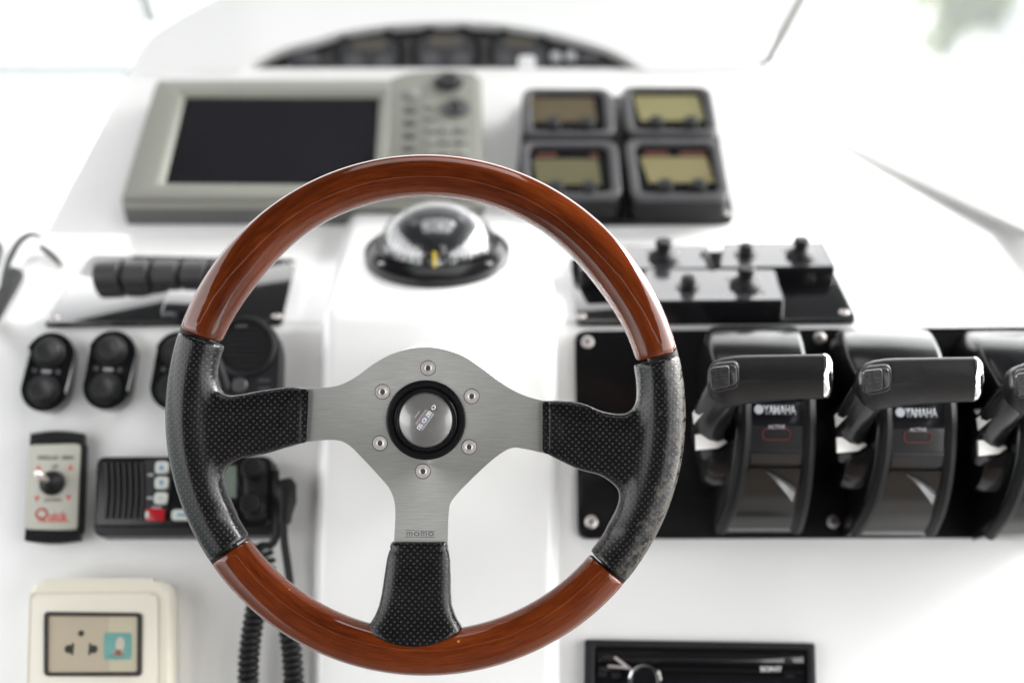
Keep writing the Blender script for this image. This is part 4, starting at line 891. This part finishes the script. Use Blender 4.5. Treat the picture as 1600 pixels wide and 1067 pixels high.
for i, lab in ((1, 'middle throttle lever of the three, with chrome tipped handle'), (2, 'throttle lever cut off by the right edge of the picture')):
    c = copy_tree(T1.root); M = T1.M.copy(); M.translation = M.translation + Vector((.1062 * i, 0, 0)) - PL.V * .0022 * i; c.matrix_world = M; c['label'] = lab

# ================================================================== LEFT GRAB RAIL
t = Thing('grab_rail', 'curved polished rail over a dark recess at the left edge', 'grab rail', PS.mtx(PS.hit(45, 430)))
arch = [(2, 452), (8, 425), (18, 398), (32, 376), (50, 366), (66, 372)]
tube('rail', catmull([t.p3(x, y, .012) for x, y in arch], 6, False), [.0012 + .0022 * math.sin(math.pi * i / 30) for i in range(31)], 'frame_dark', t, 10)
tube('lower_trim', catmull([t.p3(x, y, .006) for x, y in ((63, 385), (76, 395), (88, 406), (97, 417))], 6, False), [.001 + .0022 * math.sin(math.pi * (.15 + .8 * i / 18)) for i in range(19)], 'frame_dark', t, 10)
prism('dark_recess', round_poly(t.ps([(18, 415), (37, 423), (-2, 492), (-30, 540), (-30, 500)], .006), .004, 3), .0004, .006, 'soft_black', t, bev=.001)
prism('end_block', round_poly(t.ps([(-30, 376), (3, 376), (-4, 408), (-30, 420)], .006), .003, 3), .0004, .006, 'soft_black', t, bev=.001)

# ================================================================== WINDSCREEN AND OUTSIDE
dz = crz + .004
def deck(px, py, z=dz):
    d = ray(px, py); return CAM + d * ((z - CAM.z) / d.z)
g0, g1 = deck(1235, 185), deck(1640, 368); gd = (g1 - g0)
t = Thing('side_gasket', 'grey rubber strip along the foot of the right windscreen', 'gasket', Matrix.Translation(g0))
gp = Vector((gd.y, -gd.x, 0)).normalized(); g2 = gd * 1.4
pts = [gp * -.010, gp * .016, g2 + gp * .026, g2 + gp * -.014]
from_py('strip', [p + Vector((0, 0, -.002)) for p in pts] + [p + Vector((0, 0, .005)) for p in pts], [(3, 2, 1, 0), (4, 5, 6, 7), (0, 1, 5, 4), (1, 2, 6, 5), (2, 3, 7, 6), (3, 0, 4, 7)], 'gasket_grey', t, smooth=False)
base_l, base_r = Vector((-1.0 * g0.x - .10, g0.y + .55, dz)), Vector((g0.x + .05, g0.y + .55, dz))
def pillar(lab, P, Q, r=.014):
    t = Thing('windscreen_pillar', lab, 'pillar', Matrix.Translation(P), 'windscreen pillars')
    tube('post', [(0, 0, 0), tuple((Q - P) * .5), tuple(Q - P)], r, 'frame_dark', t, 10)
    tube('seal', [tuple((Q - P).normalized() * .0 + Vector((.012, .01, 0))), tuple((Q - P) + Vector((.012, .01, 0)))], r * .5, 'rubber', t, 8)
prt, prb = at(1262, -25, 2.45), at(1196, 100, 2.35); pv = prt - prb
plt, plb = at(212, -25, 2.45), at(232, 34, 2.38); lv = plt - plb
pillar('thin dark windscreen pillar, upper right', prb, prb + pv * 3.2, .010)
pillar('faint windscreen pillar, upper left', plb, plb + lv * 6.0, .006)
t = Thing('windscreen_sill', 'low line of the windscreen foot, far left', 'sill', Matrix.Translation(deck(80, 116)))
box('ledge', -.6, .30, 0, .02, 0, .010, 'alu_frame', t, bev=.002)
def pane(lab, pts):
    c = pts[0]; t = Thing('window_pane', lab, 'window', Matrix.Translation(c)); q = [p - c for p in pts]; n = (q[1] - q[0]).cross(q[2] - q[0]).normalized() * .004
    from_py('glass', [*q, *[p + n for p in q]], [(0, 1, 2, 3), (7, 6, 5, 4), (0, 4, 5, 1), (1, 5, 6, 2), (2, 6, 7, 3), (3, 7, 4, 0)], 'window_glass', t, smooth=False)
pane('right side windscreen pane above the grey strip', [g0 + Vector((.01, .05, .012)), g0 + gd * 1.35 + Vector((.01, 0, .012)), g0 + gd * 1.35 + Vector((.16, .0, .62)), g0 + Vector((.10, -.05, .62))])
def slabs(name, x0, x1, y0, y1, z0, z1, m, bev=.02):
    o = box(name, x0, x1, y0, y1, z0, z1, m, None, bev=bev); o['kind'] = 'structure'; return o
slabs('foredeck', -1.0, .95, 2.62, 5.2, dz - .6, dz - .34, 'gelcoat', .05)
slabs('side_deck', .58, .95, -2.5, 2.60, dz - .6, dz - .30, 'gelcoat', .04)
ht = ring('hardtop', rrect(0, -.7, 2.6, 3.8, .15, 5), rrect(-.05, .20, .80, .60, .08, 5), CZ + .62, CZ + .70, 'headliner', None, bev=.01); ht['kind'] = 'structure'   # unseen roof added to block sky, hatch cut to put highlights on the rim
slabs('aft_bulkhead', -1.3, 1.3, -2.75, -2.65, CZ - 1.65, CZ + .62, 'blocker_dark', .02)  # unseen wall added so camera-facing surfaces reflect something dark
slabs('cockpit_floor', -1.3, 1.3, -2.8, .40, CZ - 1.75, CZ - 1.65, 'teak', .02)  # unseen floor added for light bounce, darkened to clear the reflections
o = from_py('water', [(-400, -400, 0), (400, -400, 0), (400, 400, 0), (-400, 400, 0)], [(0, 1, 2, 3)], 'water', None, smooth=False); o['kind'] = 'structure'
slabs('quay', 3.0, 60, 10, 120, -.5, .60, 'concrete', .05)
# neighbouring boat beside the quay
t = Thing('moored_boat', 'pale moored boat blurred beyond the right windscreen', 'boat', Matrix.Translation((4.3, 9.2, -.35)))
t.root.rotation_euler = (0, 0, R(-14)); rows = []
for i in range(9):
    f = i / 8; hw = 1.15 * math.sqrt(max(.02, 1 - (f * 1.0) ** 3)); y = -3 + 7 * f
    rows.append([(-hw, y, 1.55 + .25 * f), (-hw * .8, y, .2), (0, y, -.2), (hw * .8, y, .2), (hw, y, 1.55 + .25 * f), (0, y, 1.65 + .25 * f)])
hl = loft('hull', rows, 'hull_white', t, ang=30)
tube('rub_rail', [tuple(Vector(r[0]) + Vector((-.02, 0, -.08))) for r in rows], .045, 'stripe_grey', t, 8)
cbn = prism('cabin', round_poly([(-.75, -2.2), (.75, -2.2), (.6, 1.6), (-.6, 1.6)], .3, 4), 1.55, 2.15, 'hull_white', t, bev=.08)
prism('cabin_window', [(-.79, -1.4), (-.72, -1.4), (-.66, .9), (-.72, .9)], 1.78, 1.98, 'stripe_grey', cbn, bev=0)
def tree(lab, P, h, rr, seed):
    rnd = random.Random(seed); t = Thing('tree', lab, 'tree', Matrix.Translation(P), 'trees on the quay')
    tube('trunk', [(0, 0, 0), (.05, .02, h * .3), (.0, .05, h * .6)], [.12, .09, .05], 'bark', t, 10)
    vv, ff = [], []
    for c in range(46):
        cc = Vector((rnd.gauss(0, rr * .48), rnd.gauss(0, rr * .48), h * .62 + rnd.gauss(0, h * .20)))
        for l in range(60):
            p = cc + Vector([rnd.gauss(0, rr * .17) for _ in range(3)]); u = Vector([rnd.uniform(-1, 1) for _ in range(3)]).normalized(); v = u.orthogonal().normalized(); s = rnd.uniform(.05, .10); k = len(vv)
            vv += [p - u * s, p + v * s * .55, p + u * s, p - v * s * .55]; ff.append((k, k + 1, k + 2, k + 3))
    from_py('crown', vv, ff, 'leaf', t, smooth=False)
tree('green tree blurred in the upper right corner', Vector((4.25, 11.6, .60)), 1.5, .6, 3)
tree('second green shrub beside it at the far right edge', Vector((4.7, 11.2, .62)), 1.5, .6, 5)
